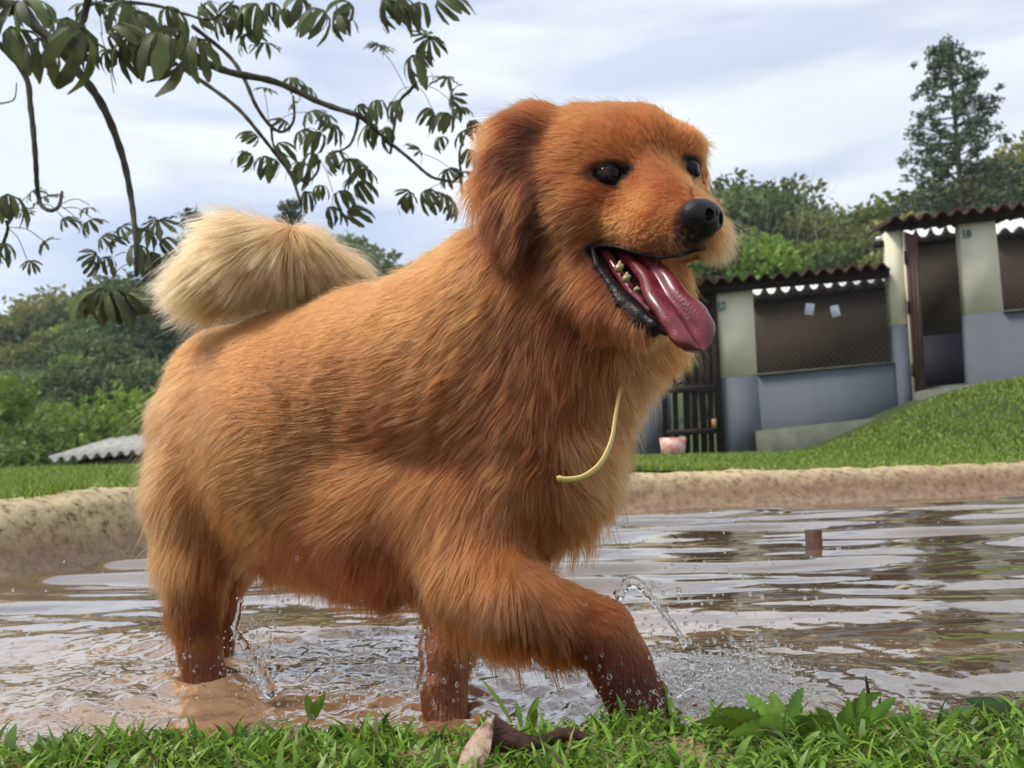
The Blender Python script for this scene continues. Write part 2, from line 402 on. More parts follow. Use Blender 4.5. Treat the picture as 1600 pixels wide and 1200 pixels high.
n1 = N(nt, 'ShaderNodeTexNoise', {'Scale': 6.0, 'Detail': 5.0}); nt.links.new(tc.outputs['Object'], n1.inputs['Vector'])
clear_ = ramp(nt, n1.outputs[0], [(0.35, (0.090, 0.055, 0.028)), (0.65, (0.150, 0.100, 0.060))])
stir = ramp(nt, n1.outputs[0], [(0.35, (0.230, 0.130, 0.065)), (0.65, (0.340, 0.215, 0.125))])      # silt stirred up by the walking dog
mpw = N(nt, 'ShaderNodeMapping'); mpw.inputs['Location'].default_value = (.38, -1.62, 0); mpw.inputs['Scale'].default_value = (.95, 1.45, 1); nt.links.new(tc.outputs['Object'], mpw.inputs[0])
ln_ = N(nt, 'ShaderNodeVectorMath', operation='LENGTH'); nt.links.new(mpw.outputs[0], ln_.inputs[0])
mrw = N(nt, 'ShaderNodeMapRange', {'From Min': 0.55, 'From Max': 1.35, 'To Min': 1.0, 'To Max': 0.0}); nt.links.new(ln_.outputs['Value'], mrw.inputs[0])
mxw = N(nt, 'ShaderNodeMix', data_type='RGBA'); nt.links.new(mrw.outputs[0], mxw.inputs['Factor']); nt.links.new(clear_, mxw.inputs['A']); nt.links.new(stir, mxw.inputs['B']); nt.links.new(mxw.outputs['Result'], b.inputs['Base Color'])
b.inputs['Roughness'].default_value = 0.015; b.inputs['IOR'].default_value = 1.8; b.inputs['Coat Weight'].default_value = 1.0; b.inputs['Coat IOR'].default_value = 1.7; b.inputs['Coat Roughness'].default_value = 0.01
n2 = N(nt, 'ShaderNodeTexNoise', {'Scale': 60.0, 'Detail': 3.0}); nt.links.new(tc.outputs['Object'], n2.inputs['Vector'])
bp = N(nt, 'ShaderNodeBump', {'Strength': 0.05, 'Distance': 0.004}); nt.links.new(n2.outputs[0], bp.inputs['Height']); nt.links.new(bp.outputs[0], b.inputs['Normal'])
water = link('water', mesh_np('water', np.stack([wxf, wyf, wz], 1)[us], inv.reshape(-1, 4), True), m_water); tag(water, kind='structure')
# ---------------------------------------------------------------- kennel building
KA = P(1120, 700, 9.5)[:2]; KB = P(1600, 700, 8.95)[:2]; KT = (KB - KA) / np.linalg.norm(KB - KA); KN = np.array((KT[1], -KT[0])); KN = KN if KN[1] < 0 else -KN   # towards camera
def K(px, py, off=0.0):
    """point at (px, py) on the vertical plane of the front wall, moved off metres towards the viewer"""
    v = CF + CR * ((px - 800) / FPX) + CU * ((600 - py) / FPX)
    o = KA + KN * off
    t = ((o - CO[:2]) @ KN) / (v[:2] @ KN)
    return CO + v * t
N3 = np.array((KN[0], KN[1], 0.0)); T3 = np.array((KT[0], KT[1], 0.0))
def slab(mb, quad, front=0.0, thick=0.15):
    """solid whose front face has the four picture corners (tl, tr, br, bl) on the wall plane"""
    f = [K(x, y, front) for x, y in quad]; bk = [p - N3 * thick for p in f]
    return mb.hexa(f[::-1], bk[::-1])
kennel = empty('kennel_building', tuple(K(1300, 640)))
tag(kennel, 'low kennel block with cream pillars, grey lower walls and brown tiled roofs', 'kennel')
m_cream = noisy('cream paint', [(0.3, (0.66, 0.61, 0.45)), (0.6, (0.73, 0.68, 0.51)), (0.8, (0.69, 0.64, 0.47))], 1.6, 0.85, 0.2, 60, stretch=(1, 1, .5))
m_grey = noisy('grey paint', [(0.3, (0.100, 0.112, 0.132)), (0.45, (0.118, 0.130, 0.150)), (0.6, (0.126, 0.138, 0.158)), (0.78, (0.098, 0.104, 0.112))], 2.0, 0.8, 0.25, 60, stretch=(1, 1, .3))
m_conc = noisy('plinth concrete', [(0.3, (0.075, 0.085, 0.065)), (0.7, (0.16, 0.165, 0.125))], 4, 0.9, 0.4, 40)
m_tile = noisy('clay tile', [(0.3, (0.020, 0.009, 0.007)), (0.55, (0.045, 0.019, 0.015)), (0.8, (0.08, 0.042, 0.032))], 9, 0.85, 0.4, 50)
m_dark = noisy('dark timber', [(0.3, (0.012, 0.008, 0.007)), (0.7, (0.028, 0.018, 0.015))], 6, 0.8, 0.3, 60, stretch=(1, 1, .1))
m_door = noisy('door timber', [(0.3, (0.07, 0.035, 0.028)), (0.7, (0.125, 0.07, 0.055))], 6, 0.75, 0.3, 60, stretch=(1, 1, .1))
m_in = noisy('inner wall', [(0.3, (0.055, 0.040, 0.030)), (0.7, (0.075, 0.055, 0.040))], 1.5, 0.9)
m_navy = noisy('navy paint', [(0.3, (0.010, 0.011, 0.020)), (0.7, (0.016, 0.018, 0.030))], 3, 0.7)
m_white, nt, b = material('white paint'); b.inputs['Base Color'].default_value = (0.75, 0.74, 0.70, 1)
m_wire, nt, b = material('galvanised wire'); b.inputs['Base Color'].default_value = (0.085, 0.07, 0.055, 1); b.inputs['Metallic'].default_value = .1; b.inputs['Roughness'].default_value = .6
def kp(name, quads, mat, front=0.0, thick=0.15):
    mb = MB()
    for q in quads: slab(mb, q, front, thick)
    return mb.build(name, mat, kennel)
kp('pillar', [[(1117, 455), (1176, 449), (1183, 584), (1125, 591)]], m_cream)
kp('pillar', [[(1385, 360), (1408, 358), (1417, 506), (1395, 508)]], m_cream, 0.02, 0.2)
kp('pillar', [[(1499, 349), (1555, 343), (1568, 486), (1510, 491)]], m_cream, 0.02)
kp('pillar', [[(980, 470), (1040, 463), (1047, 600), (985, 604)]], m_cream, -0.9)
kp('lower_wall', [[(1125, 591.5), (1183, 584.5), (1196, 740), (1137, 740)], [(1183.2, 584.5), (1397, 565), (1412, 740), (1196.2, 740)]], m_grey)
kp('lower_wall', [[(1395, 508.5), (1417, 506.5), (1441, 740), (1412.4, 740)]], m_grey, 0.02, 0.2)
kp('lower_wall', [[(1510, 491.5), (1760, 465), (1775, 740), (1522, 740)]], m_grey, 0.02)
kp('lower_wall', [[(980, 604), (1047, 600), (1052, 740), (990, 740)], [(880, 690), (989, 690), (992, 740), (885, 740)]], m_grey, -0.9)
kp('sill', [[(1183.5, 584), (1397, 564.6), (1397.1, 567), (1183.6, 586.5)]], m_conc, 0.03, 0.2)
kp('sill', [[(1568.5, 485.5), (1760, 464.6), (1760, 467), (1568.6, 488)]], m_conc, 0.05, 0.2)
kp('mesh_door', [[(880, 610), (978, 604), (981, 682), (886, 684)]], m_in, -0.95, 0.04)
kp('door_sill', [[(886, 685), (985, 682), (985.4, 687), (886.5, 690)]], m_conc, -0.86, 0.1)
kp('ledge', [[(1185, 673), (1441, 645), (1446, 740), (1190, 740)]], m_conc, 0.35, 0.34)
kp('ledge', [[(1440, 610), (1790, 566), (1800, 740), (1446.5, 740)]], m_conc, 0.37, 0.34)
kp('doorstep', [[(1443, 606), (1517, 598), (1519, 604), (1444, 612)]], m_conc, 0.0, 0.9)
# rooms behind: brown back wall under the scalloped edge of the rear roof; sky shows above it
BK = -1.1
def scallop(name, x0, y0, x1, y1, yb0, yb1, amp, period, mat, shape, off, th=0.05):
    n = max(8, int((x1 - x0) / period * 12)); mb = MB(); F_, B_ = [], []
    for i in range(n + 1):
        t = i / n; x = x0 + (x1 - x0) * t; ph = (x - x0) / period * 2 * math.pi
        w = shape(ph)
        F_.append((K(x, y0 + (y1 - y0) * t + amp * w, off), K(x, yb0 + (yb1 - yb0) * t, off)))
    for (a, b2), (c, d) in zip(F_[:-1], F_[1:]):
        mb.hexa([d, c, a, b2][::-1], [q - N3 * th for q in (d, c, a, b2)][::-1])
    return mb.build(name, mat, kennel)
def bump_(ph, wd=.34):
    u_ = ((ph / (2 * math.pi)) % 1.0) - .5
    return -1.25 + 2.6 * math.sqrt(max(0.0, 1 - (u_ / wd) ** 2))
scallop('rear_roof_edge', 1172, 457.5, 1392, 434, 474, 450, 3.6, 22.3, m_dark, bump_, BK + .06)
scallop('rear_roof_edge', 1408, 367, 1502, 355, 384, 372, 5.5, 23.4, m_dark, lambda ph: bump_(ph, .44), BK + .06)
scallop('rear_roof_edge', 1553, 362, 1775, 338, 372, 350, 4.5, 23.4, m_dark, lambda ph: math.sin(ph), BK + .06)
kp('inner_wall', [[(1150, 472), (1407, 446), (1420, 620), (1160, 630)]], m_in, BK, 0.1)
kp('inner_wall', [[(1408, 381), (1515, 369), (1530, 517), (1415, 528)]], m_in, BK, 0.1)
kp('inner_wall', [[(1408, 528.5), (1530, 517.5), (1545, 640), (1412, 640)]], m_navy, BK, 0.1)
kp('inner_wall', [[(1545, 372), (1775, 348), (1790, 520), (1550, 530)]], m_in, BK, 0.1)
def rear_sheet(x0, y0, x1, y1):
    mb = MB(); a, b2 = K(x0, y0 + 14, BK - .1), K(x1, y1 + 14, BK - .1); c, d = K(x1, y1 - 24, BK - 2.2), K(x0, y0 - 24, BK - 2.2)
    mb.hexa([a, b2, c, d], [q + np.array((0, 0, .02)) for q in (a, b2, c, d)]); mb.build('white_rear_roof', m_white, kennel)
rear_sheet(1172, 463, 1384, 441); rear_sheet(1412, 372, 1775, 338)
# tiled front eaves: rows of barrel tiles on a dark beam
def eave(x0, y0, x1, y1, h, period, deep=0.85):
    """y0..y1: under edge of the beam in the picture; h: its height in picture pixels"""
    kp('roof_beam', [[(x0, y0 - h * .52), (x1, y1 - h * .52), (x1, y1), (x0, y0)]], m_dark, 0.12, 0.12)
    n = int(round((x1 - x0) / period)); proto = None
    for i in range(n):
        xa = x0 + (i + .5) * (x1 - x0) / n; ya = y0 + (y1 - y0) * (i + .5) / n - h * .50
        c = K(xa, ya, 0.22); w = np.linalg.norm(K(xa + (x1 - x0) / n / 2, ya, 0.22) - c)
        if proto is None:
            mb = MB(); m = 8; ro, ri = [], []
            for (yy_, zz_) in ((0, 0), (-deep, .10)):
                up_, dn_ = [], []
                for k in range(m + 1):
                    a = k / m
                    xx = (a * 2 - 1) * 1.02; zo = 0.75 * math.cos(a * 2 * math.pi - math.pi)
                    up_.append(T3 * xx * w + N3 * yy_ + np.array((0, 0, zz_ + zo * w * .62 + w * .5)))
                    dn_.append(up_[-1] - np.array((0, 0, .022)))
                ro.append(up_); ri.append(dn_)
            V = ro[0] + ro[1] + ri[0] + ri[1]; q = m + 1; F = []
            for k in range(m):
                F += [(k, k + 1, q + k + 1, q + k), (2 * q + k, 3 * q + k, 3 * q + k + 1, 2 * q + k + 1), (k, 2 * q + k, 2 * q + k + 1, k + 1)]
            F += [(0, q, 3 * q, 2 * q), (m, 2 * q + m, 3 * q + m, q + m)]
            mb.add(V, F); proto = mb.mesh('tile', True); proto.materials.append(m_tile)
        o = bpy.data.objects.new('tile', proto); COL.objects.link(o); o.parent = kennel
        o.location = Vector(c) - kennel.location
        o.rotation_euler = (rng.uniform(-.02, .02), rng.uniform(-.02, .02), 0); o.location.z += rng.uniform(-.006, .006)
eave(1048, 461, 1390, 431.5, 24, 22.3)
eave(1388, 358.5, 1775, 318, 21, 24.5)
kp('rear_beam', [[(1367, 377), (1385, 375), (1385, 383), (1368, 385)]], m_dark, -0.1, 0.1)
kp('rear_sheet', [[(1369, 370), (1385, 367), (1385, 374.5), (1369, 376.5)]], m_white, -0.2, 0.02)
# chain-link over the openings
def chainlink(quad, step):
    (xa, ya), (xb, yb), (xc, yc), (xd, yd) = quad; mb = MB()
    a, b2, c, d = [K(*q, -0.05) for q in quad]
    Wd = np.linalg.norm(b2 - a); Hd = np.linalg.norm(d - a); 
    def pt(u, v): return (a * (1 - u) + b2 * u) * (1 - v) + (d * (1 - u) + c * u) * v
    n = int((Wd + Hd) / step)
    for i in range(1, n):
        s = i * step
        for sg in (0, 1):
            u0, v0 = (s / Wd, 0) if s < Wd else (1, (s - Wd) / Hd)
            u1, v1 = (0, s / Hd) if s < Hd else ((s - Hd) / Wd, 1)
            if sg: u0, u1 = 1 - u0, 1 - u1
            mb.tube([pt(u0, v0), pt(u1, v1)], 0.0022, 3, cap=False)
    o = mb.build('wire_mesh', m_wire, kennel); o['kind'] = 'stuff'
chainlink([(1177, 455), (1389, 432), (1397, 565), (1183, 584)], 0.075)
chainlink([(1556, 345), (1765, 322), (1765, 466), (1568, 485.5)], 0.075)
# house numbers
def plate(px, py, w, h, txt):
    mb = MB(); slab(mb, [(px - w, py - h), (px + w, py - h), (px + w, py + h), (px - w, py + h)], 0.034, 0.012)
    m_pl, nt, b = material('number plate'); b.inputs['Base Color'].default_value = (0.42, 0.45, 0.40, 1)
    pl = mb.build('number_plate', m_pl, kennel)
    cu = bpy.data.curves.new('digits', 'FONT'); cu.body = txt; cu.size = 0.10; cu.extrude = 0.002; cu.align_x = 'CENTER'; cu.align_y = 'CENTER'; cu.offset = 0.003
    m_dg, nt, b = material('digits'); b.inputs['Base Color'].default_value = (0.015, 0.055, 0.07, 1)
    tmp = bpy.data.objects.new('digits', cu); COL.objects.link(tmp); bpy.context.view_layer.update()
    me = bpy.data.meshes.new_from_object(tmp.evaluated_get(bpy.context.evaluated_depsgraph_get())); bpy.data.objects.remove(tmp); bpy.data.curves.remove(cu)
    c = K(px, py, 0.0385); zx = Vector(N3); xx = Vector((0, 0, 1)).cross(zx)
    if xx.x < 0: xx = -xx
    yy_ = Vector((0, 0, 1))
    me.transform(Matrix(((xx.x, yy_.x, zx.x, c[0]), (xx.y, yy_.y, zx.y, c[1]), (xx.z, yy_.z, zx.z, c[2]), (0, 0, 0, 1))))
    me.materials.clear(); link('digits', me, m_dg, pl, world=False)
plate(1127, 477, 5.2, 6.5, '19'); plate(1510, 365, 5.6, 6.5, '18')
# papers tied to the mesh
m_pap, nt, b = material('paper'); b.inputs['Base Color'].default_value = (0.74, 0.76, 0.84, 1); b.inputs['Roughness'].default_value = .6
m_ink, nt, b = material('print'); b.inputs['Base Color'].default_value = (0.30, 0.32, 0.40, 1)
for px, py, a, lab, lines in ((1265, 483, 8, 'white notice sheet on the kennel mesh, leaning right, left one of two', 5), (1305, 486, -14, 'white notice sheet on the kennel mesh, leaning left, right one of two', 3)):
    q = []
    for sx, sy in ((-6.8, -9), (6.8, -9), (6.8, 9), (-6.8, 9)):
        q.append((px + sx * math.cos(R(a)) - sy * math.sin(R(a)), py + sx * math.sin(R(a)) + sy * math.cos(R(a))))
    mb = MB(); slab(mb, q, 0.0, 0.003); o = mb.build('paper_notice', m_pap); tag(o, lab, 'notice', 'notices on the kennel mesh')
    mb = MB()
    for k in range(lines):
        y_ = -5 + k * 2.4 if lines == 5 else -1 + k * 2.0; w_ = 4.6 if lines == 5 else 2.6
        qq = [(px + sx * math.cos(R(a)) - sy * math.sin(R(a)), py + sx * math.sin(R(a)) + sy * math.cos(R(a))) for sx, sy in ((-w_, y_), (w_, y_), (w_, y_ + .6), (-w_, y_ + .6))]
        slab(mb, qq, 0.003, 0.002)
    mb.build('printed_lines', m_ink, o)
# open plank door
door = empty('open_door', tuple(K(1440, 620)))
tag(door, 'brown plank door swung open beside the dark kennel doorway', 'door')
def dslab(name, quad, front, thick, mat):
    mb = MB(); slab(mb, quad, front, thick); return mb.build(name, mat, door)
for x0, x1 in ((0, .33), (.335, .66), (.665, 1)):
    tl, tr, br, bl = (1414, 362), (1433, 369), (1448, 618), (1431, 620)
    l = lambda a, b2, t: (a[0] * (1 - t) + b2[0] * t, a[1] * (1 - t) + b2[1] * t)
    dslab('plank', [l(tl, tr, x0), l(tl, tr, x1), l(bl, br, x1), l(bl, br, x0)], 0.06, 0.035, m_door)
dslab('door_edge', [(1409.5, 361), (1413, 362), (1430, 620), (1427, 620)], 0.05, 0.03, m_cream)
for y in (402, 480, 578): dslab('hinge', [(1410 + (y - 362) * .067, y - 10), (1414 + (y - 362) * .067, y - 10), (1415 + (y - 362) * .067, y + 10), (1411 + (y - 362) * .067, y + 10)], 0.075, 0.02, m_dark)
# slatted gate left of the number 19 pillar
gate = empty('wooden_gate', tuple(K(1085, 705, 0.02)))
tag(gate, 'dark slatted wooden gate between the cream wall and the pillar', 'gate')
def gslab(name, quad, front, thick, mat=m_dark):
    mb = MB(); slab(mb, quad, front, thick); return mb.build(name, mat, gate)
for i, x in enumerate((1037, 1053.5, 1070, 1083, 1096, 1108)):
    w = (8.5, 8.5, 9.5, 10, 10.5, 9)[i]
    gslab('slat', [(x - 9, 440), (x - 9 + w, 440), (x + w, 712), (x, 712)], 0.0, 0.03)
gslab('gate_post', [(1108, 430), (1117, 430), (1133, 712), (1121, 712)], 0.03, 0.09)
gslab('rail', [(1036, 604), (1118, 600), (1119, 611), (1037, 615)], 0.03, 0.028)
gslab('rail', [(1041, 672), (1120, 668), (1120.6, 677), (1042, 681)], 0.03, 0.028)
gslab('rail', [(1030, 470), (1112, 466), (1113, 476), (1031, 480)], 0.03, 0.028)
m_brass, nt, b = material('rusty latch'); b.inputs['Base Color'].default_value = (0.35, 0.20, 0.08, 1); b.inputs['Roughness'].default_value = .7
gslab('latch', [(1112, 655), (1119, 654), (1120, 669), (1113, 670)], 0.06, 0.03, m_brass)
# pink box in front of the gate
m_pink = noisy('pink plastic', [(0.45, (0.60, 0.21, 0.15)), (0.55, (0.72, 0.50, 0.44))], 9, 0.5)
mb = MB(); base_c = K(1052, 708, .35)
def ring(s, z, tx): return [base_c + T3 * (sx * .145 * s) + N3 * (sy * .09 * s) + np.array((0, 0, z)) for sx, sy in ((-1, -1), (1, -1), (1, 1), (-1, 1))]
o0, o1, i1, i0 = ring(.82, -.06, 0), ring(1, .17, 0), ring(.93, .17, 0), ring(.78, -.03, 0)
V = o0 + o1 + i1 + i0; F = [(3, 2, 1, 0)]
for a, b2 in ((0, 4), (4, 8), (8, 12)):
    for j in range(4): F.append((a + j, a + (j + 1) % 4, b2 + (j + 1) % 4, b2 + j))
F.append((12, 13, 14, 15)); mb.add(V, F)
pb = mb.build('plastic_box', m_pink); tag(pb, 'small open pink and white plastic box on the grass before the gate', 'box')
# corrugated roof of a lower shed, left
shed = empty('shed', tuple(P(200, 715, 14)))
tag(shed, 'low shed with a weathered white corrugated roof beyond the left lawn', 'shed')
m_fib = noisy('fibre cement', [(0.3, (0.36, 0.34, 0.30)), (0.6, (0.55, 0.53, 0.48)), (0.8, (0.45, 0.42, 0.37))], 2.5, 0.9, 0.3, 30)
A0, A1 = P(76, 717, 13.5), P(330, 694, 14.2); Bk0, Bk1 = P(176, 686.5, 17.5), P(420, 655, 18.2)
n = 150; V = []
for k_, (p0, p1) in enumerate(((A0, A1), (Bk0, Bk1))):
    for i in range(n + 1):
        t = i / n; p_ = p0 * (1 - t) + p1 * t + np.array((0, 0, .045 * math.cos(t * 2 * math.pi * 14)))
        V.append(p_); 
V = np.array(V); V2 = V - np.array((0, 0, .03)); q = n + 1; F = []
for i in range(n): F += [(i, i + 1, q + i + 1, q + i), (2 * q + i, 3 * q + i, 3 * q + i + 1, 2 * q + i + 1), (i, 2 * q + i, 2 * q + i + 1, i + 1), (q + i, q + i + 1, 3 * q + i + 1, 3 * q + i)]
mb = MB(); mb.add(np.vstack([V, V2]), F); mb.build('corrugated_roof', m_fib, shed, True)
mb = MB(); dz = np.array((0, 0, 1.0)); off = np.array((.25, .3, -.09)); A0s, A1s, B0s, B1s = A0 + off, A1 + off, Bk0 + np.array((.25, -.3, -.09)), Bk1 + np.array((0, -.3, -.09))
mb.hexa([A0s - dz * 3.2, A1s - dz * 3.2, B1s - dz * 3.2, B0s - dz * 3.2], [A0s, A1s, B1s, B0s]); mb.build('wall', m_dark, shed)
# stub of a square pipe standing in the water
pc = Pz(1272, 858, 0.0); mb = MB(); lean = np.array((.0, 0, 0)); m_rust = noisy('rusty pipe', [(0.3, (0.05, 0.022, 0.014)), (0.7, (0.12, 0.055, 0.035))], 40, 0.6, 0.5, 200)
s = .0195; th = .004; hh = .058
ou = [np.array((sx * s, sy * s, 0)) for sx, sy in ((-1, -1), (1, -1), (1, 1), (-1, 1))]; inn = [o_ * (s - th) / s for o_ in ou]
V = [pc + o_ + np.array((0, 0, -.1)) for o_ in ou] + [pc + o_ + np.array((.001, 0, hh)) for o_ in ou] + [pc + o_ + np.array((.001, 0, hh)) for o_ in inn] + [pc + o_ + np.array((0, 0, hh - .05)) for o_ in inn]
F = []
for a, b2 in ((0, 4), (4, 8), (8, 12)):
    for j in range(4): F.append((a + j, a + (j + 1) % 4, b2 + (j + 1) % 4, b2 + j))
F.append((12, 13, 14, 15)); mb.add(V, F); pst = mb.build('pipe_stub', m_rust); tag(pst, 'short rusty square pipe standing out of the pool water', 'pipe')
# ---------------------------------------------------------------- trees beyond the lawn
def leaf_mat(name, a, b2, tr=0.40):
    m = bpy.data.materials.new(name); m.use_nodes = True; nt = m.node_tree; b = nt.nodes['Principled BSDF']
    at = N(nt, 'ShaderNodeAttribute', attribute_name='tint')
    oi = N(nt, 'ShaderNodeObjectInfo'); mx = N(nt, 'ShaderNodeMix', data_type='RGBA'); nt.links.new(at.outputs['Fac'], mx.inputs['Factor'])
    mx.inputs['A'].default_value = (*a, 1); mx.inputs['B'].default_value = (*b2, 1)
    hs = N(nt, 'ShaderNodeHueSaturation'); nt.links.new(mx.outputs['Result'], hs.inputs['Color'])
    mr = N(nt, 'ShaderNodeMapRange', {'To Min': 0.75, 'To Max': 1.3}); nt.links.new(oi.outputs['Random'], mr.inputs[0]); nt.links.new(mr.outputs[0], hs.inputs['Value'])
    mr2 = N(nt, 'ShaderNodeMapRange', {'To Min': 0.485, 'To Max': 0.515}); nt.links.new(oi.outputs['Random'], mr2.inputs[0]); nt.links.new(mr2.outputs[0], hs.inputs['Hue'])
    nt.links.new(hs.outputs[0], b.inputs['Base Color']); b.inputs['Roughness'].default_value = 0.6; b.inputs['Specular IOR Level'].default_value = 0.25
    if tr:
        t = N(nt, 'ShaderNodeBsdfTranslucent'); nt.links.new(hs.outputs[0], t.inputs['Color']); ms = N(nt, 'ShaderNodeMixShader', {0: tr})
        nt.links.new(b.outputs[0], ms.inputs[1]); nt.links.new(t.outputs[0], ms.inputs[2]); nt.links.new(ms.outputs[0], nt.nodes['Material Output'].inputs[0])
    return m
m_bark = noisy('bark', [(0.3, (0.05, 0.038, 0.028)), (0.7, (0.13, 0.105, 0.08))], 6, 0.9, 0.6, 30, stretch=(1, 1, .3))
m_pale = noisy('pale bark', [(0.3, (0.25, 0.22, 0.17)), (0.7, (0.42, 0.38, 0.31))], 6, 0.9, 0.4, 30)
LM = {'dark': leaf_mat('dark leaves', (0.060, 0.090, 0.040), (0.180, 0.225, 0.080)), 'mid': leaf_mat('green leaves', (0.085, 0.135, 0.035), (0.250, 0.320, 0.075)),
      'bright': leaf_mat('bright leaves', (0.110, 0.190, 0.030), (0.320, 0.430, 0.070)), 'olive': leaf_mat('olive leaves', (0.125, 0.130, 0.050), (0.330, 0.320, 0.120)),
      'pine': leaf_mat('needles', (0.055, 0.085, 0.055), (0.130, 0.175, 0.095), 0.1)}
def cards(C, size, r):
    """small bent leaf sprays (two triangles folded on a midrib) at points C"""
    n = len(C)
    a = r.normal(size=(n, 3)); a /= np.linalg.norm(a, axis=1, keepdims=True)
    b2 = r.normal(size=(n, 3)); b2 -= a * (a * b2).sum(1, keepdims=True); b2 /= np.linalg.norm(b2, axis=1, keepdims=True)
    c = np.cross(a, b2); s = (size * (0.6 + 0.8 * r.random(n)))[:, None]
    V = np.stack([C - a * s, C + b2 * s * .55 + c * s * .2, C + a * s, C - b2 * s * .55 + c * s * .2], 1).reshape(-1, 3)
    i = np.arange(n)[:, None] * 4
    return V, np.concatenate([i + [0, 1, 2], i + [0, 2, 3]])
def tree_proto(seed, H, Wd, nleaf, size, shape='round', trunk=.45):
    r = np.random.default_rng(seed); mb = MB()
    ht = H * trunk; top = np.array((r.normal() * .3, r.normal() * .3, ht))
    mb.tube(spline([(0, 0, -1), (r.normal() * .12, 0, ht * .5), top, (top[0] * 1.5, top[1] * 1.5, H * .82)], 4), np.interp(np.linspace(0, 1, 13), [0, 1], [H * .022, H * .006]), 6)
    cl = []
    nc = 30 if shape != 'tall' else 34
    for k in range(nc):
        th = r.random() * 2 * math.pi; zf = r.random() ** .8; rad = math.sqrt(r.random())
        env = math.sin(math.pi * min(1, .22 + .78 * zf) ** 1.2) if shape == 'round' else (.55 + .45 * math.sin(math.pi * zf))
        c = np.array((math.cos(th) * rad * Wd * .5 * env, math.sin(th) * rad * Wd * .5 * env, H * trunk * .75 + zf * H * (1 - trunk * .75) * .92))
        cl.append((c, Wd * r.uniform(.10, .20)))
        if k % 2 == 0: mb.tube(spline([top * r.uniform(.6, 1.1), (top + c) / 2 + r.normal(size=3) * .2, c], 3), [.05 * H / 8, .04 * H / 8, .035 * H / 8, .03 * H / 8, .025 * H / 8, .02 * H / 8, .01 * H / 8], 4)
    per = nleaf // nc; Cs, Ts = [], []
    for c, rr in cl:
        q = r.normal(size=(per, 3)); q /= np.linalg.norm(q, axis=1, keepdims=True); q *= (r.random(per) ** .45)[:, None] * rr * np.array((1.15, 1.15, .75))
        q *= (1 + .45 * fbm((q + c) * 1.3, seed, 2))[:, None]
        Cs.append(c + q); Ts.append(np.clip(r.random() * .75 + r.normal(0, .14, per), 0, 1))
    V, F = cards(np.concatenate(Cs), size, r)
    me = mesh_np('crown', V, F); T = np.repeat(np.concatenate(Ts), 4); vcol(me, 'tint', np.stack([T] * 3, 1))
    return mb.mesh('trunk', True), me
def conifer_proto(seed, H, Wd, open_=.5):
    r = np.random.default_rng(seed); mb = MB(); mb.tube([(0, 0, -1), (0.05, 0, H * .5), (0, 0.03, H)], [H * .014, H * .009, .02], 7)
    Cs, Ts = [], []; z = H * .16
    while z < H * .985:
        f = 1 - (z / H); L_ = Wd * .5 * (f ** .92) * (1.12 - .15 * r.random()); nb_ = 7 if f > .25 else 6
        for k in range(nb_):
            th = r.random() * 6.283; l_ = L_ * r.uniform(.74, 1.06) + .15; up_ = .25 + .5 * (1 - f)
            e = np.array((math.cos(th) * l_, math.sin(th) * l_, l_ * up_ * .5)); o = np.array((0, 0, z)); mid = o + e * .55 - np.array((0, 0, .06 * l_)); tip = o + e
            mb.tube([o, mid, tip], [.035, .022, .008], 4)
            m = max(3, int(l_ / .40))
            for j in range(m):
                t = .40 + .60 * (j + 1) / m; c = (o * (1 - t) + tip * t) if t > .8 else (o + (tip - o) * t - np.array((0, 0, .03)))
                c = c + r.normal(size=3) * np.array((.22, .22, .15)); q = r.normal(size=(26, 3)); q /= np.linalg.norm(q, axis=1, keepdims=True); q *= (r.random(26) ** .5)[:, None] * np.array((.24, .24, .20)) * r.uniform(.7, 1.25)
                Cs.append(c + q); Ts.append(np.clip(r.random() * .7 + r.normal(0, .12, 26), 0, 1))
        z += H * .026 * r.uniform(.7, 1.3)
    C = np.concatenate(Cs); V, F = cards(C, .075, r); me = mesh_np('crown', V, F); T = np.repeat(np.concatenate(Ts), 4); vcol(me, 'tint', np.stack([T] * 3, 1))
    return mb.mesh('trunk', True), me
def bare_proto(seed, H):
    r = np.random.default_rng(seed); mb = MB()
    def grow(p, d, l, rad, dep):
        q = p + d * l; mid = (p + q) / 2 + r.normal(size=3) * l * .06
        mb.tube([p, mid, q], [rad, rad * .82, rad * .62], 4, cap=False)
        if dep == 0: return
        for _ in range(2 if r.random() < .55 else 3):
            d2 = d + r.normal(size=3) * .42 + np.array((0, 0, .12)); d2 /= np.linalg.norm(d2); grow(q, d2, l * r.uniform(.62, .85), rad * .6, dep - 1)
    grow(np.array((0, 0, -.3)), np.array((0, 0, 1.0)), H * .27, H * .008, 5)
    return mb.mesh('trunk', True)
PR = {'round': [tree_proto(11, 9, 8, 8400, .17), tree_proto(12, 8, 7.5, 7800, .16), tree_proto(13, 10, 7, 8400, .17, 'tall')],
      'bush': [tree_proto(14, 5, 5.5, 6600, .11, 'round', .2), tree_proto(15, 4.2, 5, 6000, .11, 'round', .2)], 'airy': [tree_proto(16, 9, 6.5, 2600, .15, 'tall')]}
def put_tree(name, protos, x, y, sc, mat, label, group=None, rz=None, zoff=0.0, cat='tree', wide=1.0):
    tm, cm = protos; z = float(lawn_h(np.array([x]), np.array([y]))[0]) + zoff
    o = empty(name, (x, y, z), rng.random() * 6.28 if rz is None else rz); o.scale = (sc * wide, sc * wide, sc); tag(o, label, cat, group)
    for nm, m_, mt in (('trunk', tm, m_bark), ('crown', cm, mat)):
        if m_ is None: continue
        if len(m_.materials) == 0: m_.materials.append(mt)
        c = bpy.data.objects.new(nm, m_); COL.objects.link(c); c.parent = o
        c.material_slots[0].link = 'OBJECT'; c.material_slots[0].material = mt
    return o
def top_at(px, py, d): return P(px, py, d)
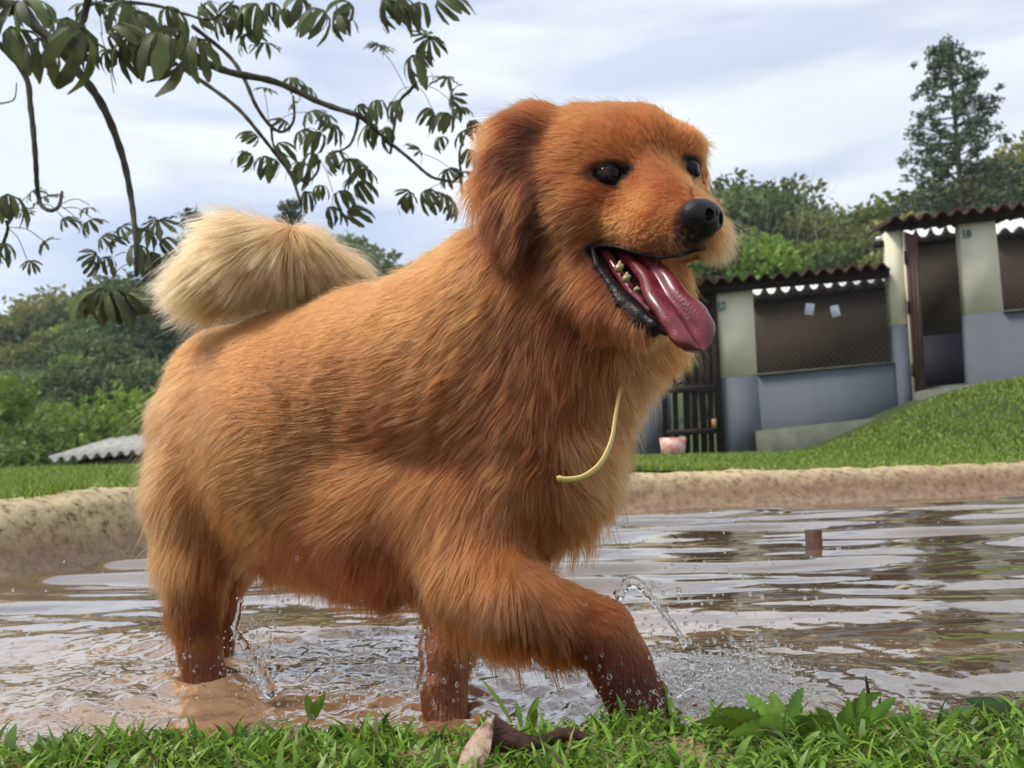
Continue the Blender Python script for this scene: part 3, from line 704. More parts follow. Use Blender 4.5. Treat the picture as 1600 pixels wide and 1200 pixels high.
# (px of trunk, py of top, distance, kind, material)
CNT = {}
ORD = 'first second third fourth fifth sixth seventh eighth ninth tenth eleventh twelfth'.split()
HUE = {'olive': 'dull olive', 'dark': 'dark green', 'mid': 'mid green', 'bright': 'bright green'}
def tree_label(mt, row):
    k = CNT.get((mt, row), 0); CNT[(mt, row)] = k + 1
    return f'{ORD[k]} {HUE[mt]} tree from the left {row}'
FL = 'leafy tree of the dense forest on the left hillside'; FR = 'leafy tree of the woods behind the kennel'
for px, py, d, kd, mt in ((-60, 520, 62, 0, 'olive'), (-10, 515, 70, 1, 'dark'), (25, 500, 60, 2, 'mid'), (50, 478, 66, 0, 'dark'), (85, 468, 58, 1, 'olive'), (115, 462, 64, 2, 'olive'), (150, 470, 55, 0, 'mid'), (190, 450, 60, 1, 'dark'),
                          (30, 540, 48, 1, 'olive'), (75, 530, 50, 0, 'dark'), (120, 535, 46, 2, 'mid'), (160, 520, 44, 1, 'dark'), (205, 480, 46, 0, 'dark'), (240, 440, 50, 2, 'dark'),
                          (10, 585, 38, 0, 'olive'), (60, 580, 36, 1, 'dark'), (110, 560, 36, 0, 'mid'), (150, 575, 34, 2, 'dark'), (190, 545, 36, 0, 'dark'), (225, 560, 32, 1, 'dark'),
                          (-40, 600, 30, 0, 'bright'), (85, 630, 28, 1, 'mid'), (300, 400, 55, 0, 'dark'), (350, 420, 52, 1, 'dark'), (400, 400, 55, 2, 'mid'), (450, 380, 58, 0, 'dark'), (500, 372, 56, 1, 'dark'), (548, 380, 55, 0, 'dark'), (585, 402, 57, 2, 'dark'), (630, 425, 60, 1, 'olive')):
    p = top_at(px, py, d); tm, cm = PR['round'][kd]; h0 = (9, 8, 10)[kd]; g = float(lawn_h(np.array([p[0]]), np.array([p[1]]))[0])
    sc = max(.7, min(1.9, (p[2] - g) / h0)); zo = p[2] - g - sc * h0
    put_tree('forest_tree', (tm, cm), p[0], p[1], sc, LM[mt], tree_label(mt, 'on the skyline behind the back of the dog' if px > 260 else 'along the crest of the left forest' if py <= 530 and d > 52 else 'halfway down the left forest slope' if d > 40 else 'in the lowest row of the left forest'), 'forest trees on the left hillside', zoff=min(0, zo) if zo < 0 else zo)
for px, py, d, kd, mt in ((1085, 330, 44, 0, 'dark'), (1130, 300, 40, 1, 'dark'), (1165, 292, 46, 2, 'dark'), (1190, 315, 42, 0, 'mid'), (1225, 312, 48, 1, 'mid'), (1262, 325, 45, 0, 'dark'), (1300, 350, 50, 1, 'mid'),
                          (1340, 340, 46, 2, 'mid'), (1375, 318, 44, 0, 'olive'), (1410, 312, 42, 1, 'mid'), (1450, 305, 40, 0, 'olive'), (1500, 290, 38, 1, 'olive'), (1545, 262, 38, 0, 'olive'), (1590, 240, 36, 2, 'olive'), (1640, 235, 36, 0, 'dark'),
                          (1150, 370, 30, 1, 'mid'), (1205, 375, 30, 0, 'bright'), (1260, 380, 30, 1, 'mid'), (1320, 385, 29, 0, 'mid'), (1370, 370, 28, 1, 'dark'), (1430, 340, 27, 0, 'olive'), (1110, 380, 30, 0, 'dark'), (1060, 400, 32, 1, 'dark')):
    p = top_at(px, py, d); tm, cm = PR['round'][kd]; h0 = (9, 8, 10)[kd]; g = float(lawn_h(np.array([p[0]]), np.array([p[1]]))[0])
    sc = max(.6, min(1.7, (p[2] - g) / h0)); zo = p[2] - g - sc * h0
    put_tree('woodland_tree', (tm, cm), p[0], p[1], sc, LM[mt], tree_label(mt, 'in the front row of woods behind the kennel' if d < 33 else 'in the back row of woods behind the kennel'), 'trees of the woods behind the kennel', zoff=zo)
for px, py, d, kd, mt, lab in ((5, 592, 22, 0, 'bright', 'bright yellow-green bushy tree at the far left of the lawn'), (160, 642, 24, 1, 'bright', 'round bright green bush above the white shed roof'), (120, 655, 23, 0, 'mid', 'green bush behind the left end of the shed roof'),
                               (195, 605, 26, 1, 'bright', 'light green bush beside the rump of the dog'), (40, 660, 20, 0, 'mid', 'green bush low behind the left lawn edge'), (235, 655, 22, 1, 'mid', 'green bush behind the shed, hidden mostly by the dog')):
    p = top_at(px, py, d); h0 = (5, 4.2)[kd]; g = float(lawn_h(np.array([p[0]]), np.array([p[1]]))[0]); sc = (p[2] - g) / h0
    put_tree('bush', PR['bush'][kd], p[0], p[1], max(.5, sc), LM[mt], lab, cat='bush', zoff=0)
for px, py, d, w in ((1480, 52, 30, 8.4),):
    p = top_at(px, py, d); g = float(lawn_h(np.array([p[0]]), np.array([p[1]]))[0]); H = p[2] - g
    put_tree('pine_tree', conifer_proto(21, H, w), p[0], p[1], 1, LM['pine'], 'tall open-crowned pine towering over the right kennel roof')
for px, py, d, w, lab in ((306, 318, 40, 4.6, 'dark conifer whose tip rises behind the left of the dog tail'), (232, 400, 38, 6.0, 'dark green conifer left of the dog tail, behind hanging leaves'), (450, 312, 42, 5.0, 'dark conifer whose tip rises behind the top of the dog tail')):
    p = top_at(px, py, d); g = float(lawn_h(np.array([p[0]]), np.array([p[1]]))[0]); H = p[2] - g
    put_tree('conifer_tree', conifer_proto(int(px), H, w), p[0], p[1], 1, LM['pine'], lab)
for px, py, d, lab in ((1212, 268, 34, 'pale bare tree with forked branches in the woods left of the bare gap'), (1290, 305, 40, 'thin bare tree standing in the sky gap behind the low kennel roof'), (77, 590, 27, 'pale leafless trunk in the left forest above the shed'), (612, 386, 60, 'tiny bare tree on the skyline behind the back of the dog'), (1340, 320, 38, 'thin bare tree right of the sky gap behind the kennel')):
    p = top_at(px, py, d); g = float(lawn_h(np.array([p[0]]), np.array([p[1]]))[0]); H = p[2] - g
    o = empty('bare_tree', (p[0], p[1], g)); tag(o, lab, 'tree'); tm = bare_proto(int(px), H * 1.02); link('trunk', tm, m_pale if px != 612 else m_bark, o, world=False)
p = top_at(1292, 335, 36); g = float(lawn_h(np.array([p[0]]), np.array([p[1]]))[0])
put_tree('airy_tree', PR['airy'][0], p[0], p[1], (p[2] - g) / 9, LM['olive'], 'thin leafy tree with sky showing through, in the gap of the woods')
# distant wooded ridge
hx = np.linspace(-220, 220, 120); hy = np.linspace(95, 190, 20); HX, HY = np.meshgrid(hx, hy)
hz = 6 + 9 * sst(95, 170, HY.ravel()) + 5 * fbm(np.stack([HX.ravel() * .02, HY.ravel() * .02, HX.ravel() * 0], 1), 5, 3)
nx = len(hx); ii = np.arange(len(hy) - 1)[:, None] * nx + np.arange(nx - 1)[None]
m_rdg = noisy('distant woods', [(0.3, (0.02, 0.04, 0.015)), (0.7, (0.07, 0.11, 0.035))], .35, .95)
rd = link('hills', mesh_np('hills', np.stack([HX.ravel(), HY.ravel(), hz], 1), np.stack([ii, ii + 1, ii + nx + 1, ii + nx], -1).reshape(-1, 4), True), m_rdg); tag(rd, kind='structure')
# ---------------------------------------------------------------- overhanging tree with palmate leaves
otree = empty('overhanging_tree', (-3.1, 3.4, 0.25))
tag(otree, 'tree whose drooping branches of big palmate leaves hang into the upper left sky', 'tree')
m_leaf = leaf_mat('palmate leaves', (0.060, 0.062, 0.042), (0.165, 0.190, 0.070), 0.34)
m_twig = noisy('twig bark', [(0.3, (0.03, 0.022, 0.018)), (0.7, (0.10, 0.085, 0.062))], 30, 0.85, 0.5, 90)
def palm_leaf(seed, nl_, droop, lw=.13):
    r = np.random.default_rng(seed); V, F, T = [], [], []
    for k in range(nl_):
        a = -2.2 + 4.4 * k / (nl_ - 1) + r.normal() * .07; L_ = (1 - .38 * abs(k - (nl_ - 1) / 2) / (nl_ / 2)) * r.uniform(.85, 1.08); dr = droop * r.uniform(.6, 1.35); tw = r.normal() * .3
        base = len(V); m = 7
        for j in range(m):
            t = j / (m - 1); w = lw * L_ * [.20, .42, .76, 1.02, 1.18, 1.12, .40][j] * (1 + .1 * r.normal())
            ang = dr * (.25 + t * 1.0); rad = L_ * (t if dr < .2 else math.sin(min(1.5, ang)) / max(.2, dr) * .95); z = -L_ * (1 - math.cos(min(2.2, ang))) / max(.25, dr) * .9
            rad = L_ * t * math.cos(dr * t * .62); z = -L_ * t * math.sin(dr * t * .62) + .03 * r.normal() * t
            dx, dy = math.cos(a), math.sin(a); cx_, cy_ = dx * rad, dy * rad; nxx, nyy = -dy, dx
            for s_, zz in ((-1, .045 + tw * w * .3), (0, 0), (1, .045 - tw * w * .3)):
                V.append((cx_ + nxx * s_ * w, cy_ + nyy * s_ * w, z + zz * abs(s_) * (1 - .4 * t) - .02 * abs(s_) * math.sin(j * 2.1))); T.append(np.clip(r.random() * .2 + .35 * (k % 2) + .3 * r.random() + (.18 if s_ == 0 else 0), 0, 1))
        for j in range(m - 1):
            for s_ in (0, 1): q = base + j * 3 + s_; F.append((q, q + 1, q + 4, q + 3))
    me = mesh_np('leaf', np.array(V), np.array(F), True); T = np.array(T); vcol(me, 'tint', np.stack([T] * 3, 1)); me.materials.append(m_leaf); return me
LP = [palm_leaf(s, n_, d_, lw_) for s, n_, d_, lw_ in ((1, 8, .45, .105), (2, 9, 1.0, .10), (3, 7, 1.5, .115), (4, 7, 1.9, .11), (5, 7, .8, .095))]
# (px, py of the hub, radius px, depth, mesh, roll of the leaf in the picture, tilt)
LV = [(45, 8, 95, 2.9, 2, 0), (105, 30, 100, 2.8, 3, 0), (18, 45, 85, 2.9, 3, 20), (62, 62, 78, 2.7, 3, 0), (128, 45, 105, 2.7, 2, -30), (175, 48, 110, 2.8, 2, 30), (120, 70, 55, 2.8, 3, 0), (205, 60, 80, 2.8, 3, 20), (150, 8, 90, 3.0, 1, 0), (195, 5, 80, 3.0, 2, -10), (30, 5, 80, 3.0, 1, 30),
      (255, 55, 95, 2.8, 3, 0), (278, 50, 105, 2.9, 3, -20), (310, 62, 100, 2.8, 2, 30), (240, 70, 70, 3.0, 3, 10), (262, 12, 60, 3.2, 3, 0), (320, 10, 70, 3.2, 2, 0), (290, 70, 90, 3.0, 3, 0), (170, 80, 60, 2.9, 3, 0), (90, 50, 90, 2.7, 3, -15), (215, 20, 90, 2.9, 2, 0),
      (385, 55, 55, 3.4, 1, 30), (415, 68, 40, 3.4, 4, 30), (400, 8, 60, 3.3, 3, 0), (425, 5, 55, 3.4, 3, 20), (445, 15, 50, 3.3, 2, 0), (365, 10, 60, 3.3, 2, -20), (470, 0, 60, 3.4, 3, 0), (345, 25, 60, 3.3, 1, 0),
      (505, 18, 70, 3.3, 3, 0), (530, 25, 70, 3.4, 3, 10), (545, 5, 60, 3.4, 3, 0), (600, 5, 60, 3.4, 3, 0), (625, 0, 60, 3.3, 3, 0), (655, 5, 62, 3.4, 2, 20), (685, 0, 60, 3.4, 2, 30), (612, -5, 60, 3.4, 2, -20),
      (592, 72, 34, 3.6, 0, -5), (592, 72, 30, 3.6, 1, 0), (645, 88, 52, 3.5, 3, 0), (655, 82, 40, 3.6, 2, 30), (672, 60, 50, 3.5, 1, 25), (665, 56, 30, 3.6, 0, -20), (700, 122, 40, 3.6, 0, 15), (707, 150, 48, 3.5, 1, 35), (722, 168, 40, 3.6, 1, 40),
      (590, 158, 48, 3.5, 2, 0), (560, 165, 48, 3.5, 3, 0), (618, 160, 45, 3.5, 2, 25), (585, 195, 45, 3.6, 3, 0), (605, 200, 50, 3.6, 3, 20), (675, 172, 40, 3.5, 2, 0), (700, 178, 52, 3.5, 2, 15), (725, 205, 40, 3.5, 1, 30), (690, 215, 38, 3.6, 3, 0), (735, 190, 40, 3.6, 2, 20),
      (655, 236, 36, 3.6, 4, -60), (640, 300, 42, 3.6, 1, -30), (665, 298, 50, 3.5, 2, 0), (690, 305, 50, 3.5, 1, 10), (632, 310, 36, 3.5, 3, 0), (700, 265, 40, 3.6, 1, 0), (725, 270, 42, 3.6, 1, 0), (705, 320, 40, 3.6, 3, 0), (735, 235, 40, 3.6, 2, 0),
      (455, 122, 40, 3.6, 1, -10), (478, 135, 46, 3.6, 1, 30), (415, 138, 36, 3.6, 0, -30), (485, 175, 40, 3.6, 1, 20), (510, 180, 40, 3.6, 1, 20), (520, 195, 42, 3.5, 1, 30), (400, 212, 45, 3.5, 2, -20), (388, 240, 42, 3.5, 3, -10), (415, 245, 48, 3.5, 3, 0), (435, 225, 42, 3.6, 3, 10), (430, 250, 40, 3.6, 3, 0),
      (470, 205, 45, 3.6, 1, 0), (500, 208, 50, 3.5, 2, 20), (490, 240, 52, 3.5, 2, -20), (475, 255, 50, 3.6, 3, 0), (520, 240, 50, 3.5, 2, 20), (545, 250, 48, 3.5, 1, 30), (570, 265, 48, 3.6, 1, 35), (560, 285, 42, 3.5, 2, 25), (500, 290, 42, 3.6, 3, 0), (530, 300, 44, 3.6, 2, 30), (545, 330, 42, 3.6, 2, 40), (515, 325, 40, 3.6, 3, 0), (480, 300, 42, 3.6, 2, 0), (455, 165, 34, 3.6, 0, 20), (445, 190, 36, 3.6, 1, -40),
      (12, 305, 55, 3.0, 3, 0), (5, 380, 42, 3.0, 3, 10), (35, 330, 30, 3.1, 0, 20), (70, 308, 34, 3.2, 0, 0), (50, 300, 28, 3.2, 4, 10), (72, 378, 48, 3.1, 4, 40), (48, 408, 34, 3.1, 1, 0), (138, 325, 32, 3.2, 4, 60), (100, 342, 34, 3.2, 1, -10), (140, 345, 48, 3.1, 1, 20), (160, 370, 46, 3.1, 1, 30), (180, 375, 40, 3.1, 1, 10),
      (150, 398, 44, 3.1, 1, -30), (165, 402, 38, 3.1, 3, 0), (148, 410, 40, 3.1, 2, -20), (248, 345, 50, 3.0, 0, 0), (225, 358, 46, 3.0, 1, 20), (215, 385, 50, 3.0, 2, 0), (240, 395, 48, 3.0, 3, 0), (190, 355, 40, 3.1, 4, -10), (255, 375, 45, 3.0, 2, 20), (235, 420, 40, 3.0, 3, 0),
      (158, 452, 70, 2.8, 3, 0), (185, 455, 72, 2.8, 3, 10), (200, 460, 66, 2.8, 3, 20), (172, 458, 68, 2.8, 3, -10), (150, 455, 55, 2.9, 3, 0)]
for i, (px, py, rp, d, k, rl) in enumerate(LV):
    o = bpy.data.objects.new('leaf', LP[k]); COL.objects.link(o); o.parent = otree
    c = P(px, py, d); s = pxr(rp, d) * (rng.uniform(.66, 1.08) if i < len(LV) - 5 else 1.02); o.scale = (s, s, s * (1.0 + .2 * rng.random()))
    # plane of the leaf: lying roughly level, tipped towards the viewer so that its lobes spread in view
    tip = R(rng.uniform(5, 50)) if k in (1, 2, 3) else R(rng.uniform(20, 80))
    M_ = Matrix.Rotation(R(-rl * .6 + rng.uniform(-45, 45)), 4, 'Y') @ Matrix.Rotation(tip * (1 if rng.random() < .75 else -.3), 4, 'X') @ Matrix.Rotation(rng.random() * 6.28, 4, 'Z')
    o.rotation_euler = M_.to_euler(); o.location = Vector(c) - otree.location
BR = [([(-60, -40), (60, 45), (120, 110), (160, 165), (190, 240), (205, 310), (212, 375), (213, 432)], 2.95, (.020, .007)),
      ([(-40, 30), (35, 110), (48, 170), (55, 240), (58, 290), (63, 318), (78, 329), (92, 322), (97, 300)], 3.05, (.012, .006)),
      ([(60, -60), (180, -2), (260, 60), (345, 108), (430, 128), (500, 160), (560, 180)], 3.3, (.020, .011)),
      ([(560, 180), (600, 215), (640, 248), (672, 275), (695, 282)], 3.5, (.009, .006)), ([(560, 182), (556, 205), (545, 228), (520, 240)], 3.5, (.008, .004)),
      ([(300, 40), (355, 85), (380, 120), (400, 165), (422, 196), (440, 206), (455, 196), (460, 178), (458, 150)], 3.45, (.010, .005)),
      ([(260, 90), (320, 130), (370, 168), (405, 208), (430, 240), (455, 275), (470, 318)], 3.4, (.010, .006)),
      ([(424, 200), (428, 228), (450, 262), (466, 280)], 3.5, (.006, .003)),
      ([(160, 0), (240, 8), (290, 22), (330, 30), (365, 2)], 3.2, (.008, .004)), ([(112, 62), (130, 30), (142, -20)], 2.8, (.012, .012)),
      ([(610, 240), (622, 165), (640, 142), (650, 130)], 3.55, (.006, .009)), ([(722, 300), (720, 270), (718, 240), (725, 215), (735, 190)], 3.6, (.007, .004)),
      ([(695, 282), (708, 284), (722, 270)], 3.55, (.006, .006)), ([(0, 392), (6, 378), (12, 358), (10, 345)], 3.0, (.007, .005)), ([(0, 162), (18, 158), (24, 150), (26, 130)], 3.0, (.003, .002)),
      ([(500, 250), (495, 270), (480, 285), (470, 282)], 3.55, (.006, .005))]
for pts_, d, (r0, r1) in BR:
    q = spline([P(x, y, d + .05 * math.sin(i * 1.7)) for i, (x, y) in enumerate(pts_)], 7); mb = MB(); rr = np.linspace(r0, r1, len(q)) * (1 + .10 * np.sin(np.arange(len(q)) * 1.9))
    mb.tube(q, rr, 8); mb.build('branch', m_twig, otree, True)
ST = [((97, 318), (140, 320)), ((97, 325), (145, 342)), ((95, 322), (138, 372)), ((12, 352), (45, 305)), ((14, 355), (70, 378)), ((15, 358), (42, 405)), ((210, 405), (180, 400)), ((212, 408), (165, 445)), ((60, 318), (100, 342)), ((213, 420), (240, 400)), ((213, 390), (245, 350)),
      ((640, 150), (592, 72)), ((648, 130), (700, 122)), ((655, 132), (707, 160)), ((650, 134), (675, 170)), ((640, 135), (612, 160)), ((424, 195), (485, 175)), ((420, 190), (412, 140)), ((470, 210), (490, 240)), ((722, 285), (665, 298)), ((722, 280), (655, 238)), ((500, 250), (520, 300)), ((430, 240), (400, 212)), ((150, -5), (160, 55)), ((195, 0), (240, 45)), ((200, -5), (222, 45)), ((540, 240), (560, 285)), ((157, 50), (178, 145))]
for a, b2 in ST:
    d = 3.0 if a[0] < 300 else 3.5; mb = MB(); A_, B_ = P(*a, d), P(*b2, d + .04); md = (A_ + B_) / 2 + np.array((0, 0, .02)); mb.tube(spline([A_, md, B_], 4), .0016, 5); mb.build('leaf_stalk', m_twig, otree, True)
q = spline([(-3.1, 3.4, .1), (-3.0, 3.45, 1.2), (-3.15, 3.4, 2.1), (-2.9, 3.3, 3.0)], 8); mb = MB(); mb.tube(q, np.linspace(.10, .05, len(q)), 12)
for pts_, d in ((BR[0][0][0], 2.95), (BR[1][0][0], 3.05), (BR[2][0][0], 3.3)):
    e = P(*pts_, d); mb.tube(spline([q[len(q) // 2 + 5], (q[len(q) // 2 + 5] + e) / 2 + np.array((0, 0, .15)), e], 6), np.linspace(.035, .02, 13), 8)
mb.build('trunk', m_twig, otree, True)
# ---------------------------------------------------------------- grass and small plants
def blades(x, y, z, L_, W_, lean, seg, r, tint):
    n = len(x); th = r.random(n) * 6.283; dx, dy = np.cos(th), np.sin(th); fa = r.random(n) * 6.283; sx, sy = np.cos(fa), np.sin(fa)
    V = np.empty((n, seg * 2 + 1, 3)); ln = lean * (.4 + 1.1 * r.random(n))
    for j in range(seg + 1):
        t = j / seg; ang = ln * t * 1.2
        ox_ = L_ * t * np.sin(ang) * .9; oz_ = L_ * t * np.cos(ang * .9)
        w = W_ * (1 - .25 * t - .75 * t ** 3) * .5
        c = np.stack([x + dx * ox_, y + dy * ox_, z + oz_], 1)
        if j < seg:
            V[:, 2 * j] = c - np.stack([sx * w, sy * w, 0 * w], 1); V[:, 2 * j + 1] = c + np.stack([sx * w, sy * w, 0 * w], 1)
        else: V[:, 2 * seg] = c
    i = np.arange(n)[:, None] * (2 * seg + 1); F4 = [i + [2 * j, 2 * j + 1, 2 * j + 3, 2 * j + 2] for j in range(seg - 1)]; F3 = [i + [2 * seg - 2, 2 * seg - 1, 2 * seg]]
    me = mesh_np('grass', V.reshape(-1, 3), ([np.concatenate(F4)] if F4 else []) + F3, True); T = np.repeat(tint, 2 * seg + 1, 0); vcol(me, 'tint', T); return me
m_gr = bpy.data.materials.new('grass blade'); m_gr.use_nodes = True; nt = m_gr.node_tree; b = nt.nodes['Principled BSDF']; at = N(nt, 'ShaderNodeAttribute', attribute_name='tint')
nt.links.new(at.outputs['Color'], b.inputs['Base Color']); b.inputs['Roughness'].default_value = .42; b.inputs['Specular IOR Level'].default_value = .4
t_ = N(nt, 'ShaderNodeBsdfTranslucent'); nt.links.new(at.outputs['Color'], t_.inputs['Color']); ms = N(nt, 'ShaderNodeMixShader', {0: .30}); nt.links.new(b.outputs[0], ms.inputs[1]); nt.links.new(t_.outputs[0], ms.inputs[2]); nt.links.new(ms.outputs[0], nt.nodes['Material Output'].inputs[0])
def gtint(n, r, dry=.06, lo=(.070, .150, .020), hi=(.25, .42, .05)):
    t = r.random(n)[:, None]; c = np.array(lo) * (1 - t) + np.array(hi) * t; d = r.random(n) < dry; c[d] = np.array((.30, .24, .10)) * (.5 + .6 * r.random(d.sum()))[:, None]; return c
r = np.random.default_rng(5)
n = 44000; x = r.uniform(-1.0, 1.15, n); y = r.uniform(.50, .955, n); sdg, _ = pool_sd(x, y); k = (sdg > -.012) & (fbm(np.stack([x * 9, y * 9, 0 * x], 1), 31, 2) > -.62 * sst(.0, .05, sdg)); x, y, sdg = x[k], y[k], sdg[k]; n = len(x)
cl_ = .75 + .5 * fbm(np.stack([x * 12, y * 12, 0 * x], 1), 33, 2)
g1 = blades(x, y, np.full(n, .004), r.uniform(.020, .058, n) * cl_, r.uniform(.0026, .0085, n), 1.05, 4, r, gtint(n, r, .10))
g1o = link('grass', g1, m_gr); tag(g1o, 'short broad-bladed green grass along the near edge of the pool', 'grass', kind='stuff')
def lawn_patch(n, x, y, lo, hi, w0, w1, seed, dry=.05, hi_c=(.31, .43, .065)):
    r = np.random.default_rng(seed); sdg, bzz = pool_sd(x, y); k = sdg > .235 - .035 * r.random(len(sdg)); x, y, sdg, bzz = x[k], y[k], sdg[k], bzz[k]; m = len(x)
    z = lawn_h(x, y, sdg, bzz) - .014
    return blades(x, y, z, r.uniform(lo, hi, m) * (.8 + .4 * fbm(np.stack([x * 4, y * 4, 0 * x], 1), seed, 2)), r.uniform(w0, w1, m), .75, 2, r, gtint(m, r, dry, hi=hi_c))
n = 90000; y = r.uniform(2.3, 7.6, n); x = r.uniform(-.70, -.20, n) * y
g2 = link('lawn_grass', lawn_patch(n, x, y, .045, .095, .004, .009, 6, .08, (.38, .50, .07)), m_gr); tag(g2, 'mown lawn on the left bank of the pool, up to the shed roof', 'grass', kind='stuff')
n = 120000; y = 4.6 + 5.2 * r.random(n) ** 1.25; x = r.uniform(-.02, .72, n) * y
k = ~((x > 2.2) & (y > 8.5)); x, y = x[k], y[k]
g3 = link('lawn_grass', lawn_patch(n, x, y, .03, .070, .005, .011, 7, .09, (.36, .48, .07)), m_gr); tag(g3, 'green lawn on the right bank, sloping up to the kennel', 'grass', kind='stuff')
r = np.random.default_rng(17); n = 900; x = r.uniform(-.9, 1.0, n); y = r.uniform(.55, .94, n); sdg, _ = pool_sd(x, y); k = sdg > 0; x, y = x[k], y[k]; n = len(x)
g4 = link('weed_leaves', blades(x, y, np.full(n, .006), r.uniform(.025, .055, n), r.uniform(.008, .015, n), 1.5, 5, r, gtint(n, r, .12, lo=(.05, .11, .02), hi=(.20, .34, .06))), m_gr); tag(g4, 'small broad weed leaves scattered through the near grass', 'weeds', kind='stuff')
# ---- single plants at the near edge
m_weed = leaf_mat('weed leaves', (0.06, 0.125, 0.018), (0.17, 0.28, 0.04), .3)
def blade_leaf(name, parent, p0, p1, w, sag=.2, lobes=0, mat=None, fold=.15, up=(0, 0, 1), seed=0, m=19, tint=.6):
    r = np.random.default_rng(seed); p0 = np.asarray(p0); p1 = np.asarray(p1); d = p1 - p0; L_ = np.linalg.norm(d); s = np.cross(d, -CF); s /= np.linalg.norm(s); u = np.cross(s, d / L_); u = u if u[2] > 0 else -u
    V, T = [], []
    for j in range(m):
        t = j / (m - 1); c = p0 + d * t + np.array((0, 0, 1)) * (sag * L_ * 4 * t * (1 - t) * .5)
        ww = w * (math.sin(math.pi * min(1, .06 + t * .94) ** .8) ** .75) * (1 + (lobes * (1 if j % 2 else -.6)) * (1 - .4 * t)) + w * .05
        for q in (-1, -.5, 0, .5, 1): V.append(c + s * q * ww + u * abs(q) * ww * fold + u * .03 * w * r.normal()); T.append(np.clip(tint + .25 * r.normal() * .4 + (.25 if q == 0 else 0), 0, 1))
    F = [(j * 5 + k, j * 5 + k + 1, j * 5 + k + 6, j * 5 + k + 5) for j in range(m - 1) for k in range(4)]
    me = mesh_np(name, np.array(V), np.array(F), True); T = np.array(T); vcol(me, 'tint', np.stack([T] * 3, 1)); return link(name, me, mat or m_weed, parent)
def weed(name, base, label, cat, leaves, mat=None):
    o = empty(name, tuple(P(*base))); tag(o, label, cat)
    for i, (a, b2, w, lob, tn) in enumerate(leaves): blade_leaf('leaf', o, P(*a), P(*b2), pxr(w * .78, a[2]), .15, lob, mat, seed=i + int(base[0]), tint=tn)
    return o
D0 = .84
weed('dandelion_plant', (1225, 1150, D0), 'lobed bright green dandelion rosette at the pool edge right of the front paw', 'plant',
     [((1215, 1150, D0), (1120, 1110, D0 - .03), 15, .35, .8), ((1220, 1150, D0), (1165, 1085, D0 + .02), 17, .35, .7), ((1225, 1148, D0), (1205, 1080, D0 + .03), 15, .3, .6), ((1225, 1150, D0), (1255, 1075, D0 + .04), 15, .4, .45), ((1230, 1150, D0), (1135, 1150, D0 - .05), 16, .3, .8), ((1220, 1155, D0), (1190, 1120, D0 - .05), 20, .2, .9), ((1215, 1155, D0), (1085, 1128, D0 - .02), 12, .3, .6), ((1240, 1152, D0), (1300, 1120, D0 - .04), 15, .35, .5)])
weed('broad_weed', (1330, 1150, D0), 'upright broad-leaved weed with long pointed leaves at the pool edge', 'plant',
     [((1300, 1140, D0), (1378, 1082, D0 + .02), 14, .25, .7), ((1340, 1150, D0), (1350, 1075, D0 + .01), 9, .0, .5), ((1350, 1150, D0), (1400, 1090, D0), 13, .12, .75), ((1310, 1150, D0), (1275, 1105, D0), 11, .1, .6), ((1330, 1150, D0), (1325, 1090, D0 - .02), 8, 0, .8), ((1365, 1150, D0), (1430, 1120, D0 - .02), 11, .1, .6), ((1290, 1150, D0), (1240, 1120, D0 - .02), 10, .2, .4), ((1345, 1150, D0), (1362, 1100, D0 - .04), 10, 0, .55)])
weed('nettle_plant', (1600, 1150, .86), 'toothed greyish leaf pointing left over the water at the right edge', 'plant',
     [((1625, 1150, .86), (1508, 1092, .87), 17, .22, .25), ((1600, 1155, .86), (1520, 1140, .84), 10, .1, .4), ((1620, 1160, .86), (1580, 1110, .9), 12, .2, .3)], leaf_mat('grey green leaves', (.05, .09, .035), (.13, .18, .08), .2))
weed('sprout', (487, 1125, .88), 'light green three-leaved sprout at the near edge below the belly', 'plant',
     [((487, 1125, .88), (478, 1085, .88), 9, 0, 1), ((487, 1125, .88), (508, 1084, .88), 9, 0, 1), ((488, 1125, .88), (494, 1095, .87), 7, 0, .9)])
weed('grass_tuft', (820, 1135, .88), 'bent green grass tuft right of the standing foreleg, before the paw', 'grass tuft',
     [((800, 1130, .88), (752, 1062, .90), 4, 0, .8), ((824, 1138, .87), (842, 1088, .88), 8, 0, .9), ((815, 1135, .87), (805, 1095, .88), 5, 0, .5), ((832, 1138, .87), (838, 1108, .86), 7, 0, .4)])
weed('grass_spike', (1358, 1105, .90), 'single dark dry grass spike rising over the water by the weeds', 'grass', [((1362, 1120, .88), (1352, 1054, .89), 4, 0, .1)], leaf_mat('dry stalk', (.03, .02, .014), (.07, .05, .03), .1))
for i, (x_, y_, tx, ty, w) in enumerate(((385, 1120, 388, 1098, 8), (210, 1135, 240, 1120, 6), (60, 1140, 75, 1122, 7), (560, 1150, 610, 1118, 8), (1510, 1140, 1560, 1115, 8), (980, 1140, 1030, 1105, 5), (1080, 1150, 1100, 1112, 6), (1460, 1150, 1480, 1125, 8))):
    pass
